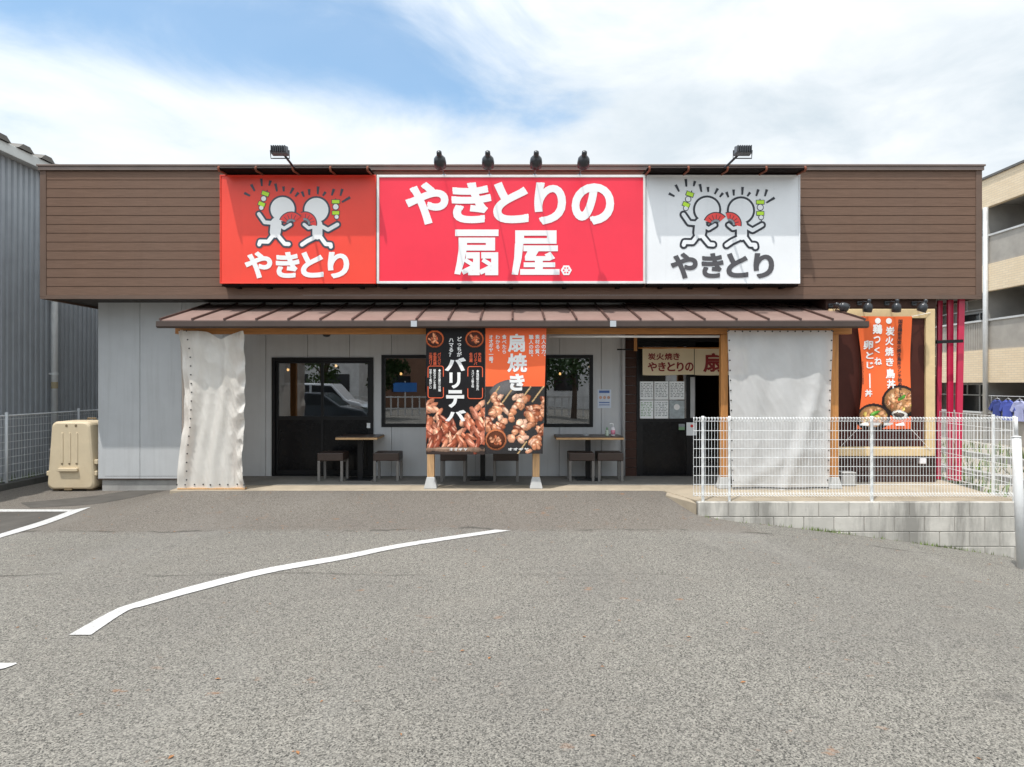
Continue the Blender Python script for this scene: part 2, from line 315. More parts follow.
# ------------------------------------------------------------------ mesh helpers
class MB:
    def __init__(s): s.v = []; s.f = []
    def add(s, vs, fs):
        k = len(s.v); s.v += [tuple(p) for p in vs]; s.f += [tuple(i+k for i in q) for q in fs]; return s
    def box(s, x0, x1, y0, y1, z0, z1):
        if x0 > x1: x0, x1 = x1, x0
        if y0 > y1: y0, y1 = y1, y0
        if z0 > z1: z0, z1 = z1, z0
        v = [(x0, y0, z0), (x1, y0, z0), (x1, y1, z0), (x0, y1, z0), (x0, y0, z1), (x1, y0, z1), (x1, y1, z1), (x0, y1, z1)]
        return s.add(v, [(0, 3, 2, 1), (4, 5, 6, 7), (0, 1, 5, 4), (1, 2, 6, 5), (2, 3, 7, 6), (3, 0, 4, 7)])
    def hexa(s, v8): return s.add(v8, [(0, 3, 2, 1), (4, 5, 6, 7), (0, 1, 5, 4), (1, 2, 6, 5), (2, 3, 7, 6), (3, 0, 4, 7)])
    def obox(s, p0, p1, w, h, up=(0, 0, 1)):           # bar from p0 to p1
        p0 = Vector(p0); p1 = Vector(p1); d = (p1-p0).normalized(); u = Vector(up)
        r = d.cross(u); r = r.normalized() if r.length > 1e-5 else Vector((1, 0, 0)); u = r.cross(d)
        c = [(-1, -1), (1, -1), (1, 1), (-1, 1)]
        return s.hexa([p0+r*a*w/2+u*b*h/2 for a, b in c]+[p1+r*a*w/2+u*b*h/2 for a, b in c])
    def tube(s, pts, r, n=8, cap=True):
        pts = [Vector(p) for p in pts]; rs = r if isinstance(r, (list, tuple)) else [r]*len(pts); k = len(s.v); nf = []
        prev = None
        for i, p in enumerate(pts):
            d = (pts[min(i+1, len(pts)-1)]-pts[max(i-1, 0)]).normalized()
            a = prev if prev is not None else (Vector((0, 0, 1)) if abs(d.z) < .9 else Vector((1, 0, 0)))
            x = d.cross(a).normalized(); y = x.cross(d).normalized(); prev = y
            for j in range(n):
                t = 2*math.pi*j/n; s.v.append(tuple(p+x*math.cos(t)*rs[i]+y*math.sin(t)*rs[i]))
        for i in range(len(pts)-1):
            for j in range(n):
                a = k+i*n+j; b = k+i*n+(j+1) % n; s.f.append((a, a+n, b+n, b))
        if cap:
            s.f.append(tuple(k+j for j in range(n))); s.f.append(tuple(k+(len(pts)-1)*n+j for j in reversed(range(n))))
        return s
    def lathe(s, base, prof, n=14, axis=(0, 0, 1)):
        pts = [Vector(base)+Vector(axis)*z for r, z in prof]; return s.tube(pts, [max(r, .0005) for r, z in prof], n)
    def prism(s, poly, y0, y1):                      # polygon in x,z extruded along y (front y0)
        n = len(poly); v = [(x, y0, z) for x, z in poly]+[(x, y1, z) for x, z in poly]
        f = [tuple(range(n)), tuple(range(2*n-1, n-1, -1))]+[(i, n+i, n+(i+1) % n, (i+1) % n) for i in range(n)]
        return s.add(v, f)
    def xprism(s, poly, x0, x1):                     # polygon in y,z extruded along x
        n = len(poly); v = [(x0, y, z) for y, z in poly]+[(x1, y, z) for y, z in poly]
        f = [tuple(range(n)), tuple(range(2*n-1, n-1, -1))]+[(i, n+i, n+(i+1) % n, (i+1) % n) for i in range(n)]
        return s.add(v, f)
    def zprism(s, poly, z0, z1):
        n = len(poly); v = [(x, y, z0) for x, y in poly]+[(x, y, z1) for x, y in poly]
        f = [tuple(range(n-1, -1, -1)), tuple(range(n, 2*n))]+[(i, (i+1) % n, n+(i+1) % n, n+i) for i in range(n)]
        return s.add(v, f)
    def build(s, name, mat, parent=None, smooth=False, bevel=0, solid=0, fixn=False):
        off = wloc(parent) if parent else Vector((0, 0, 0))
        me = bpy.data.meshes.new(name); me.from_pydata([tuple(Vector(p)-off) for p in s.v], [], s.f); me.validate()
        me.materials.append(mat)
        if fixn:
            import bmesh
            bm = bmesh.new(); bm.from_mesh(me); bmesh.ops.recalc_face_normals(bm, faces=bm.faces); bm.to_mesh(me); bm.free()
        if smooth: me.polygons.foreach_set('use_smooth', [True]*len(me.polygons))
        me.update()
        o = bpy.data.objects.new(name, me); COL.objects.link(o)
        if parent: o.parent = parent
        if solid:
            q = o.modifiers.new('thickness', 'SOLIDIFY'); q.thickness = solid; q.offset = 0
        if bevel:
            q = o.modifiers.new('bevel', 'BEVEL'); q.width = bevel; q.segments = 2; q.limit_method = 'ANGLE'; q.angle_limit = R(40)
        return o
def _build_each(s, name, mat, parent=None, **kw):
    par = list(range(len(s.v)))
    def find(i):
        while par[i] != i: par[i] = par[par[i]]; i = par[i]
        return i
    for f in s.f:
        r = find(f[0])
        for i in f[1:]: par[find(i)] = r
    comp = {}
    for f in s.f: comp.setdefault(find(f[0]), []).append(f)
    out = []
    for fs in comp.values():
        ids = sorted({i for f in fs for i in f}); mp = {q: k for k, q in enumerate(ids)}
        m = MB(); m.v = [s.v[i] for i in ids]; m.f = [tuple(mp[i] for i in f) for f in fs]; out.append(m.build(name, mat, parent, **kw))
    return out
MB.build_each = _build_each
def wloc(o):
    l = Vector((0, 0, 0))
    while o: l += o.location; o = o.parent
    return l
def tag(o, label, cat, group=None, kind=None):
    o['label'] = label; o['category'] = cat
    if group: o['group'] = group
    if kind: o['kind'] = kind
    return o
def struct(o, label=None, cat=None):
    o['kind'] = 'structure'
    if label: o['label'] = label; o['category'] = cat
    return o
def thing(name, loc, label, cat, group=None):
    o = bpy.data.objects.new(name, None); o.empty_display_size = .1; COL.objects.link(o); o.location = loc
    return tag(o, label, cat, group)
def copy_thing(src, loc, label=None, rotz=None):
    r = src.copy(); COL.objects.link(r); r.location = loc
    if label: r['label'] = label
    if rotz is not None: r.rotation_euler.z = rotz
    for ch in list(src.children):
        c = ch.copy(); COL.objects.link(c); c.parent = r
        for g in list(ch.children):
            d = g.copy(); COL.objects.link(d); d.parent = c
    return r
def P(px, py, Y): return Vector(((px-512)*Y/F, Y, CZ+(383.5-py)*Y/F))
def PX(px, Y): return (px-512)*Y/F
def PZ(py, Y): return CZ+(383.5-py)*Y/F

# ---- lettering
_gl = {}
def glyph(ch, off):
    k = (ch, round(off, 4))
    if k not in _gl:
        cu = bpy.data.curves.new('glyph', 'FONT'); cu.body = ch; cu.offset = off; cu.resolution_u = 5
        o = bpy.data.objects.new('glyph', cu); COL.objects.link(o)
        dg = bpy.context.evaluated_depsgraph_get(); ev = o.evaluated_get(dg); me = ev.to_mesh()
        v = np.array([(q.co.x, q.co.y) for q in me.vertices]) if len(me.vertices) else np.zeros((0, 2)); f = [tuple(p.vertices) for p in me.polygons]
        ev.to_mesh_clear(); bpy.data.objects.remove(o); bpy.data.curves.remove(cu); _gl[k] = (v, f)
    return _gl[k]
_lv = [0]
_edges = {}
def glyph_edges(ch):
    if ch not in _edges:
        v, f = glyph(ch, 0); cnt = {}
        for q in f:
            for i in range(len(q)):
                e = (q[i], q[(i+1) % len(q)]); k = tuple(sorted((tuple(np.round(v[e[0]], 5)), tuple(np.round(v[e[1]], 5)))))
                cnt.setdefault(k, []).append(e)
        _edges[ch] = [es[0] for es in cnt.values() if len(es) == 1]
    return _edges[ch]
def put_glyph(mb, ch, x0, x1, z0, z1, y, off=0.03, fit=True, skew=0):
    v, f = glyph(ch, 0)
    if len(v) and off > 0:
        # thicken the strokes: ribbons along the outline, each a hair in front of the last
        mn = v.min(0)-off; mxx = v.max(0)+off
        if fit: sx = (x1-x0)/(mxx[0]-mn[0]); sz = (z1-z0)/(mxx[1]-mn[1]); ox = x0-mn[0]*sx; oz = z0-mn[1]*sz
        else: sx = (x1-x0); sz = (z1-z0); ox = x0; oz = z0+.12*sz
        yy = (lambda a, b: y(a, b)) if callable(y) else (lambda a, b: y)
        def em(pts, lvl): mb.add([(a*sx+ox, yy(a*sx+ox, b*sz+oz)-lvl, b*sz+oz) for a, b in pts], [tuple(range(len(pts)))])
        mb.add([(a*sx+ox, yy(a*sx+ox, b*sz+oz), b*sz+oz) for a, b in v], f)
        big_ = (z1-z0) > .12; nxt = {}; prv = {}; E = glyph_edges(ch)
        for i, j in E: nxt[tuple(np.round(v[i], 5))] = v[j]; prv[tuple(np.round(v[j], 5))] = v[i]
        for i, j in E:
            p, q = v[i], v[j]; d = q-p; l = np.hypot(*d)
            if l < 1e-6: continue
            d = d/l; n_ = np.array((-d[1], d[0]))*off; e = [0, 0]
            for k_, (pt, other, sg) in enumerate(((p, prv.get(tuple(np.round(p, 5))), -1), (q, nxt.get(tuple(np.round(q, 5))), 1))):
                if other is None: continue
                d2 = (other-pt)*sg; l2 = np.hypot(*d2)
                if l2 > 1e-6:
                    c_ = float(np.dot(d2/l2, d))
                    e[k_] = off*min(1.0, math.tan(min(1.0, math.acos(max(-1, min(1, c_)))/2)*1.0)) if c_ < .995 else 0
            _lv[0] = (_lv[0]+1) % 89; a_ = p-d*e[0]; b_ = q+d*e[1]; em([a_-n_, b_-n_, b_+n_, a_+n_], .00003+_lv[0]*.000010)
        return
    if len(v) == 0: return
    mn = v.min(0); mxx = v.max(0)
    if fit:
        sx = (x1-x0)/(mxx[0]-mn[0]); sz = (z1-z0)/(mxx[1]-mn[1]); ox = x0-mn[0]*sx; oz = z0-mn[1]*sz
    else:
        s_ = (z1-z0); sx = (x1-x0); sz = s_; ox = x0; oz = z0+.12*s_
    mb.add([(a*sx+ox+skew*(b*sz), y(a*sx+ox, b*sz+oz) if callable(y) else y, b*sz+oz) for a, b in v], [q if True else q for q in f])
def vtext(mb, s, xc, ztop, size, y, off=.02, pitch=1.0, wide=1.0):
    for i, ch in enumerate(s):
        z1 = ztop-i*size*pitch
        if ch == 'ー':                                   # long vowel mark is upright in vertical writing
            mb.add([(xc-.06*size, y if not callable(y) else y(xc, z1), z1-.9*size), (xc+.06*size, y if not callable(y) else y(xc, z1), z1-.9*size), (xc+.06*size, y if not callable(y) else y(xc, z1), z1-.1*size), (xc-.06*size, y if not callable(y) else y(xc, z1), z1-.1*size)], [(0, 1, 2, 3)]); continue
        dx = .5*size if ch in '。、' else 0; dz = .5*size if ch in '。、' else 0
        put_glyph(mb, ch, xc-size*wide/2+dx, xc+size*wide/2+dx, z1-size+dz, z1+dz, y, off, fit=False)
def htext(mb, s, boxes, y, off):                      # boxes: list of (x0,x1,z0,z1)
    for ch, b in zip(s, boxes): put_glyph(mb, ch, *b, y, off)
# flat printed shapes
def disc(mb, cx, cz, r, y, n=28, rz=None):
    rz = rz or r; k = [(cx+r*math.cos(2*math.pi*i/n), y, cz+rz*math.sin(2*math.pi*i/n)) for i in range(n)]
    mb.add(k, [tuple(range(n))])
_ly = [0]
def stroke(mb, pts, w, y, w1=None):
    for i in range(len(pts)-1):
        a = Vector(pts[i]); b = Vector(pts[i+1]); d = (b-a); l = d.length
        if l < 1e-6: continue
        d /= l; nrm = Vector((-d.y, d.x)); wa = w; wb = w if w1 is None else w1
        q = [a-nrm*wa/2, b-nrm*wb/2, b+nrm*wb/2, a+nrm*wa/2]; _ly[0] += 1
        yy = y-((_ly[0] % 61)*.000007)
        mb.add([(p.x, yy, p.y) for p in q], [(0, 1, 2, 3)])
    if w1 is None:
        for p in pts:
            _ly[0] += 1; disc(mb, p[0], p[1], w/2, y-((_ly[0] % 61)*.000007), 12)

# ------------------------------------------------------------------ GROUND
def smooth(t): t = max(0., min(1., t)); return t*t*(3-2*t)
BX = [-400, -14, -6, -2, 1.2, 2.3, 3.2, 4.1, 5.0, 5.8, 6.7, 9, 400]
BZ = [-.30, -.28, -.24, -.22, -.22, -.23, -.28, -.38, -.50, -.61, -.75, -.95, -1.0]
def g(x, y):
    b = float(np.interp(x, BX, BZ)); k = .55+.45*smooth((y-1)/6.0); b = -.23+(b+.23)*k
    w = smooth((y-8.2)/1.68*.92+.02) if y > 8.15 else 0
    side = smooth((3.1-x)/1.0)*smooth((x+5.75)/1.1)
    back = 1 if y < 10.2 else 0 if y > 14 else 1
    return b+(-.006-b)*w*side*back
def hit(px, py):
    dx = (px-512)/F; dz = (383.5-py)/F; y = 1.0
    while y < 60:
        if CZ+dz*y <= g(dx*y, y): break
        y += .01
    return dx*y, y
def ground_mesh():
    xs = list(np.arange(-14, 14.01, .2)); ys = list(np.arange(-8, 16.01, .2))
    xs = [-900, -300, -120, -60, -40, -28, -20, -16]+xs+[16, 20, 28, 40, 60, 120, 300, 900]
    ys = [-900, -300, -120, -60, -36, -24, -16, -11]+ys+[18, 22, 30, 44, 70, 120, 300, 900]
    mb = MB()
    for y in ys:
        for x in xs: mb.v.append((x, y, g(x, y)))
    n = len(xs)
    for j in range(len(ys)-1):
        for i in range(n-1): mb.f.append((j*n+i, j*n+i+1, j*n+n+i+1, j*n+n+i))
    return mb
struct(ground_mesh().build('asphalt_ground', M['asphalt'], smooth=True), 'worn light grey asphalt of the car park rising to the terrace', 'ground')
def ground_strip(left, right, lift, n=10):
    mb = MB(); L_, R_ = [], []
    def dens(a):
        o = []
        for i in range(len(a)-1):
            p0, p1, p2, p3 = (np.array(a[max(0, min(len(a)-1, i+q))]) for q in (-1, 0, 1, 2))
            for k in range(n):
                t = k/n; o.append(tuple(.5*(2*p1+(p2-p0)*t+(2*p0-5*p1+4*p2-p3)*t*t+(3*p1-p0-3*p2+p3)*t**3)))
        o.append(a[-1]); return o
    A = dens([hit(*p) for p in left]); B = dens([hit(*p) for p in right]); m = 3
    for p, q in zip(A, B):
        for k in range(m+1):
            x = p[0]+(q[0]-p[0])*k/m; y = p[1]+(q[1]-p[1])*k/m; mb.v.append((x, y, g(x, y)+lift))
    for i in range(len(A)-1):
        for k in range(m): a = i*(m+1)+k; mb.f.append((a, a+1, a+m+2, a+m+1))
    return mb
up = [(69, 636), (110, 613), (133, 604), (199, 585), (266, 569), (340, 556), (403, 544), (495, 530.3)]
lo = [(91, 636), (126, 612.5), (146, 606), (203, 590.5), (270, 573.6), (344, 560), (410, 546.6), (511, 531)]
struct(ground_strip(up, lo, .007).build('road_marking', M['paint'], fixn=True), 'long curved white line painted across the middle of the car park', 'road marking')
struct(ground_strip([(-40, 547), (0, 534.5), (45, 520.5), (72, 510.5)], [(-40, 553), (0, 538.5), (48, 524), (91, 507.5)], .0075).build('road_marking', M['paint'], fixn=True), 'slanting white line at the left edge in front of the beige box', 'road marking')
struct(ground_strip([(-60, 509.8), (0, 509.8), (75, 510)], [(-60, 512.3), (0, 512.3), (68, 512)], .0075).build('road_marking', M['paint'], fixn=True), 'thin white bay line parallel to the shop at the far left', 'road marking')
struct(ground_strip([(-60, 660), (0, 664), (16, 664)], [(-60, 685), (0, 671), (17, 664.6)], .007).build('road_marking', M['paint'], fixn=True), 'small white line tip at the lower left corner of the photo', 'road marking')
struct(ground_strip([(-90, 515), (0, 513), (40, 512.5), (66, 512)], [(-90, 560), (0, 534), (42, 521), (70, 511.5)], .0035).build('dark_asphalt_patch', M['olda_shade'], fixn=True), 'dark old asphalt patch between the white lines at left', 'ground')
struct(ground_strip([(20, 503), (90, 496.5), (140, 489), (186, 484)], [(30, 508), (96, 504), (150, 494), (188, 485.5)], .0035).build('asphalt_shade_seam', M['olda_shade'], fixn=True), 'asphalt seam with slope shade in its dark colour, from the bay lines to the left curtain', 'ground')  # asphalt joint; the shade of the slope facing away is painted into it
# dry leaves lying about
mb = MB()
for i in range(280):
    x = random.uniform(-7, 6.5); y = random.choice([random.uniform(2.5, 9.6), random.uniform(8.0, 9.8)])
    if x > 2.2 and y > 8.8: continue
    a = random.uniform(0, 6.28); s_ = random.uniform(.006, .020); z = g(x, y)+.004
    c, s2 = math.cos(a)*s_, math.sin(a)*s_
    mb.add([(x-c, y-s2, z), (x+s2*.5, y-c*.5, z+.004), (x+c, y+s2, z+.002), (x-s2*.5, y+c*.5, z+.005)], [(0, 1, 2, 3)])
tag(mb.build('fallen_leaves', M['dry']), 'tiny dry brown leaves scattered over the asphalt', 'leaves', kind='stuff')

mb = MB()
for i in range(260):
    x = random.choice([random.uniform(2.5, 6.6), random.gauss(5.6, .25), random.gauss(4.1, .15)]); x = min(max(x, 2.5), 6.65); y = random.uniform(8.86, 8.925); z = g(x, y)
    h = random.uniform(.01, .06); a = random.uniform(0, 6.28); l = random.uniform(.005, .03); dx, dy = math.cos(a)*.006, math.sin(a)*.006
    mb.add([(x-dx, y-dy, z), (x+dx, y+dy, z), (x+math.cos(a+1.5)*l, y+math.sin(a+1.5)*l*.5, z+h)], [(0, 1, 2)])
tag(mb.build('wall_weeds', M['weed']), 'tiny weeds sprouting where the asphalt meets the block wall', 'weeds', kind='stuff')
# terrace
mb = MB(); tp = [(-4.98, 9.93), (2.20, 9.93), (2.47, 9.04), (6.72, 9.04), (6.72, 9.6), (6.95, 11.3), (6.95, 12.2), (-4.98, 12.2)]
mb.zprism(tp, -1.2, 0.0)
struct(mb.build('terrace_pavement', M['terrace'], bevel=.012), 'low beige concrete terrace along the shop front', 'pavement')
mb = MB(); mb.box(-4.9, 4.9, 10.40, 11.4-.002, .0005, .006)  # sheet starts near the canopy shadow edge; shade is put into its darker grey
struct(mb.build('terrace_shade_floor', M['floor'], bevel=.002), 'grey concrete floor under the canopy, darkened in colour for the canopy shade', 'pavement')
# retaining wall of blocks
rw = thing('block_wall', (4.5, 9.0, -.9), 'low grey concrete block retaining wall under the white fence', 'wall')
mb = MB(); bw, bh = .395, .195
for r in range(5):
    z1 = -.004-r*bh; x = 2.44+(0 if r % 2 == 0 else -bw/2)
    while x < 6.70:
        a = max(x, 2.42); b = min(x+bw-.009, 6.70)
        if b-a > .05: mb.box(a, b, 8.935, 9.036, z1-bh+.009, z1)
        x += bw
mb.build('block_course', M['block'], rw, bevel=.006)
mb = MB(); mb.box(2.43, 6.695, 8.945, 9.034, -1.15, -.012); mb.build('mortar', M['mortar'], rw)
mb = MB(); mb.zprism([(2.16, 9.60), (2.415, 8.93), (2.415, 9.2), (2.25, 9.91)], -.6, -.015)
mb.build('wall_end', M['terrace'], rw, bevel=.01)

# ------------------------------------------------------------------ RESTAURANT BUILDING
WY = 11.4; FY = 10.66; WR = 6.66; GY = 10.73
shop = thing('restaurant_building', (0, WY, 0), 'low flat roofed restaurant with brown plank fascia and grey walls', 'building')
XL, XR = PX(41, FY), PX(981, FY); ZT, ZB = PZ(165, FY), PZ(297, FY)
# fascia boards: stepped profile
def board_profile(z0, z1, y, n, lap=.014, groove=.010):
    h = (z1-z0)/n; pr = []
    for i in range(n):
        a = z0+i*h
        pr += [(y, a), (y, a+h-groove), (y+lap, a+h-groove+.001), (y+lap, a+h-.001)]
    return pr
mb = MB(); pr = board_profile(ZB+.03, ZT-.09, FY, 14)
def extr_x(mb, pr, x0, x1):
    k = len(mb.v)
    for (y, z) in pr: mb.v += [(x0, y, z), (x1, y, z)]
    for i in range(len(pr)-1): a = k+2*i; mb.f.append((a, a+1, a+3, a+2))
def extr_y(mb, pr, x, sgn, y0, y1):
    k = len(mb.v)
    for (d, z) in pr: mb.v += [(x+sgn*(FY-d), y0, z), (x+sgn*(FY-d), y1, z)]
    for i in range(len(pr)-1): a = k+2*i; mb.f.append((a, a+1, a+3, a+2) if sgn < 0 else (a+1, a, a+2, a+3))
extr_x(mb, pr, XL+.02, XR-.02); extr_y(mb, pr, XL, 1, FY+.02, 24); extr_y(mb, pr, XR, -1, FY+.02, 24)
mb.build('fascia', M['siding'], shop, fixn=False)
mb = MB()
for x in (XL, XR):
    s_ = 1 if x < 0 else -1
    mb.box(x-.012*s_, x+.085*s_, FY-.012, FY+.05, ZB, ZT-.085)
mb.build_each('corner_trim', M['trim'], shop, bevel=.006)
mb = MB(); mb.box(XL-.03, XR+.03, FY-.035, 24.05, ZT-.09, ZT-.03); mb.box(XL-.045, XR+.045, FY-.05, 24.07, ZT-.03, ZT)
mb.build('coping', M['coping'], shop, bevel=.006)
mb = MB(); mb.box(XL-.008, XR+.008, FY-.01, FY+.03, ZB-.03, ZB+.028); mb.box(XL-.008, XL+.03, FY+.03, 24, ZB-.03, ZB+.028); mb.box(XR-.03, XR+.008, FY+.03, 24, ZB-.03, ZB+.028)
mb.build_each('drip_edge', M['trim'], shop)
mb = MB(); mb.box(XL+.03, XR-.03, FY+.03, WY+.1, ZB+.0, ZB+.02); mb.box(XL+.03, -6.92, WY+.1, 24, ZB, ZB+.02); mb.box(WR-.01, XR-.03, WY+.1, 24, ZB, ZB+.02)
mb.build('soffit', M['soffit'], shop)
mb = MB(); mb.box(XL+.05, XR-.05, FY+.06, 23.9, ZT-.2, ZT-.1); mb.build('roof', M['tin'], shop)

def panels(mb, xs, zs, holes, y0, y1, gx=.004, gz=.0):
    for i in range(len(xs)-1):
        for j in range(len(zs)-1):
            a, b, c, d = xs[i]+gx, xs[i+1]-gx, zs[j]+gz, zs[j+1]-gz
            cx = sorted({a, b}|{q for h in holes for q in h[:2] if a < q < b}); cz = sorted({c, d}|{q for h in holes for q in h[2:] if c < q < d})
            for k in range(len(cx)-1):
                for l in range(len(cz)-1):
                    mx, mz = (cx[k]+cx[k+1])/2, (cz[l]+cz[l+1])/2
                    if any(h[0] < mx < h[1] and h[2] < mz < h[3] for h in holes): continue
                    mb.box(cx[k], cx[k+1], y0, y1, cz[l], cz[l+1])
DX0, DX1 = PX(272, WY), PX(373.5, WY); DZ = PZ(357.5, WY)
W1 = (PX(381.5, WY), PX(474, WY), PZ(427, WY), PZ(355, WY)); W2 = (PX(498, WY), PX(593, WY), PZ(427, WY), PZ(355, WY))
EN = (PX(636.5, WY), 3.75, 0, 2.30)
holes = [(DX0, DX1, -1, DZ), W1, W2]
GX = PX(625, WY); WL = PX(98, WY); WR = 6.66; GY = 10.73
xs = [WL]; 
while xs[-1]+.70 < GX-.3: xs.append(xs[-1]+.70)
xs.append(GX)
mb = MB(); panels(mb, xs, [-.04, ZB], holes, WY, WY+.03); mb.build('grey_wall', M['grey'], shop)
zs = list(np.arange(0.0, ZB-.05, .152))+[ZB]
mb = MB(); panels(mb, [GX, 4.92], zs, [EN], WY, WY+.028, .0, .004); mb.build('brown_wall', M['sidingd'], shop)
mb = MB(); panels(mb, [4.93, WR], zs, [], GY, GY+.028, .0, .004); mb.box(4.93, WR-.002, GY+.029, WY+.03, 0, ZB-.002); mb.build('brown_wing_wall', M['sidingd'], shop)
mb = MB(); panels(mb, [WL, WR], [-.05, ZB], holes+[EN], WY+.031, WY+.12, 0)
mb.box(WL, WL+.1, WY+.121, 24, -.05, ZB); mb.box(WR-.1, WR, WY+.121, 24, -.05, ZB); mb.box(WL+.1, WR-.1, 23.9, 24, -.05, ZB)
mb.build('backing_wall', M['greyt'], shop)
mb = MB(); mb.box(WL+.06, -4.99, WY+.02, WY+.3, -.5, -.052); mb.box(WL+.06, WL+.3, WY+.3, 24, -.5, -.052); mb.build_each('plinth', M['plinth'], shop)
mb = MB(); mb.box(WL-.015, -4.99, WY-.012, WY+.04, -.052, -.035); mb.build('base_flashing', M['gutter'], shop)
mb = MB(); mb.tube([(GX-.035, WY-.05, .02), (GX-.035, WY-.05, 2.35), (GX-.035, WY-.05, ZB-.01)], .032, 12); mb.build('downpipe', M['greyt'], shop, smooth=True)
# interior
mb = MB(); mb.box(WL+.12, WR-.12, 15.2, 15.3, 0, ZB-.02); mb.box(WL+.12, WR-.12, WY+.13, 15.19, ZB-.06, ZB-.02); mb.box(1.72, 1.80, WY+.13, 15.19, 0, ZB-.07); mb.box(3.9, 4.0, WY+.13, 15.19, 0, ZB-.07); mb.build('interior_wall', M['inter'], shop)
mb = MB(); mb.box(WL+.12, WR-.12, WY+.0, 15.19, .0, .006); mb.build('interior_floor', M['interf'], shop)
for (px, py, yy) in ((288, 369, 12.6), (336, 365, 12.4), (401, 373, 12.8), (560, 373, 12.8), (590, 366, 13.6)):
    p = P(px, py, yy); lp = thing('pendant_lamp', p, {288: 'small warm pendant lamp inside behind the left door pane', 336: 'small warm pendant lamp inside behind the right door pane', 401: 'small warm pendant lamp behind the window left of the banners', 560: 'small warm pendant lamp low behind the window right of the banners', 590: 'small warm pendant lamp behind the right edge of the right window'}[px], 'lamp', 'pendant lamps inside the restaurant')
    m2 = MB(); m2.lathe((p.x, p.y, p.z-.04), [(.008, 0), (.022, .014), (.022, .035), (.010, .05)], 10); m2.build('bulb', M['lampw'], lp, smooth=True)
    m2 = MB(); m2.tube([(p.x, p.y, p.z+.03), (p.x, p.y, ZB-.06)], .006, 6); m2.lathe((p.x, p.y, p.z+.02), [(.06, 0), (.02, .07)], 12); m2.build('lamp_shade', M['black'], lp)

# openings: frame helper
def frame(mb, x0, x1, z0, z1, y0, y1, w, wb=None):
    wb = wb or w
    mb.box(x0, x0+w, y0, y1, z0, z1); mb.box(x1-w, x1, y0, y1, z0, z1); mb.box(x0+w, x1-w, y0, y1, z1-w, z1); mb.box(x0+w, x1-w, y0, y1, z0, z0+wb)
# sliding door
sd = None
mb = MB(); frame(mb, DX0, DX1, .0, DZ, WY-.02, WY+.10, .05, .025); sdf = mb.build('sliding_door', M['black'], shop)
mx = PX(322, WY); rail = PZ(418, WY)
mb = MB()
for a, b, yo in ((DX0+.052, mx+.02, .035), (mx-.02, DX1-.052, .0)):
    y0, y1 = WY+yo, WY+yo+.03; w = .045
    mb.box(a, a+w, y0, y1, .027, DZ-.052); mb.box(b-w, b, y0, y1, .027, DZ-.052)
    mb.box(a+w, b-w, y0, y1, DZ-.052-w, DZ-.052); mb.box(a+w, b-w, y0, y1, rail-.035, rail+.03); mb.box(a+w, b-w, y0, y1, .027, .10)
mb.build('leaf_frame', M['black'], sdf)
mb = MB()
for a, b, yo in ((DX0+.097, mx-.025, .045), (mx+.025, DX1-.097, .01)): mb.box(a, b, WY+yo, WY+yo+.012, .10, rail-.035)
mb.build_each('lower_panel', M['blackp'], sdf)
mb = MB()
for a, b, yo in ((DX0+.097, mx-.025, .05), (mx+.025, DX1-.097, .015)): mb.add([(a, WY+yo, rail+.03), (b, WY+yo, rail+.03), (b, WY+yo, DZ-.097), (a, WY+yo, DZ-.097)], [(0, 1, 2, 3)])
mb.build_each('pane', M['glass'], sdf)
mb = MB(); mb.box(PX(367, WY), PX(371.5, WY), WY-.012, WY-.001, PZ(428, WY), PZ(423, WY)); mb.build('handle', M['letter'], sdf)
for w in (W1, W2):
    mb = MB(); frame(mb, w[0], w[1], w[2], w[3], WY-.015, WY+.09, .055); mb.box((w[0]+w[1])/2-.02, (w[0]+w[1])/2+.02, WY+.012, WY+.05, w[2]+.055, w[3]-.055)
    wf = mb.build('window', M['black'], shop)
    mb = MB()
    for a, b in ((w[0]+.055, (w[0]+w[1])/2-.02), ((w[0]+w[1])/2+.02, w[1]-.055)): mb.add([(a, WY+.03, w[2]+.055), (b, WY+.03, w[2]+.055), (b, WY+.03, w[3]-.055), (a, WY+.03, w[3]-.055)], [(0, 1, 2, 3)])
    mb.build_each('pane', M['glass'], wf)
# entrance door
ex0 = EN[0]; mb = MB(); frame(mb, ex0, EN[1], 0, EN[3], WY-.01, WY+.11, .055, .02); ed = mb.build('entrance_door', M['black'], shop)
ed0, ed1, er = ex0+.057, PX(696, WY), PZ(419.5, WY)
mb = MB(); y0, y1 = WY+.02, WY+.055
mb.box(ed0, ed0+.05, y0, y1, .022, 2.24); mb.box(ed1-.15, ed1, y0, y1, .022, 2.24); mb.box(ed0+.05, ed1-.15, y0, y1, 2.17, 2.24); mb.box(ed0+.05, ed1-.15, y0, y1, er-.04, er+.02)
mb.build('leaf_frame', M['black'], ed)
mb = MB(); mb.box(ed0+.05, ed1-.15, y0+.008, y1-.008, .022, er-.04); mb.build('lower_panel', M['blackp'], ed)
mb = MB(); mb.add([(ed0+.05, WY+.04, er+.02), (ed1-.15, WY+.04, er+.02), (ed1-.15, WY+.04, 2.17), (ed0+.05, WY+.04, 2.17)], [(0, 1, 2, 3)]); mb.build_each('pane', M['glass'], ed)
mb = MB(); mb.box(PX(690.5, WY), PX(695, WY), WY+.004, WY+.018, PZ(418, WY), PZ(377, WY)); mb.build('handle', M['greyt'], ed, bevel=.004)

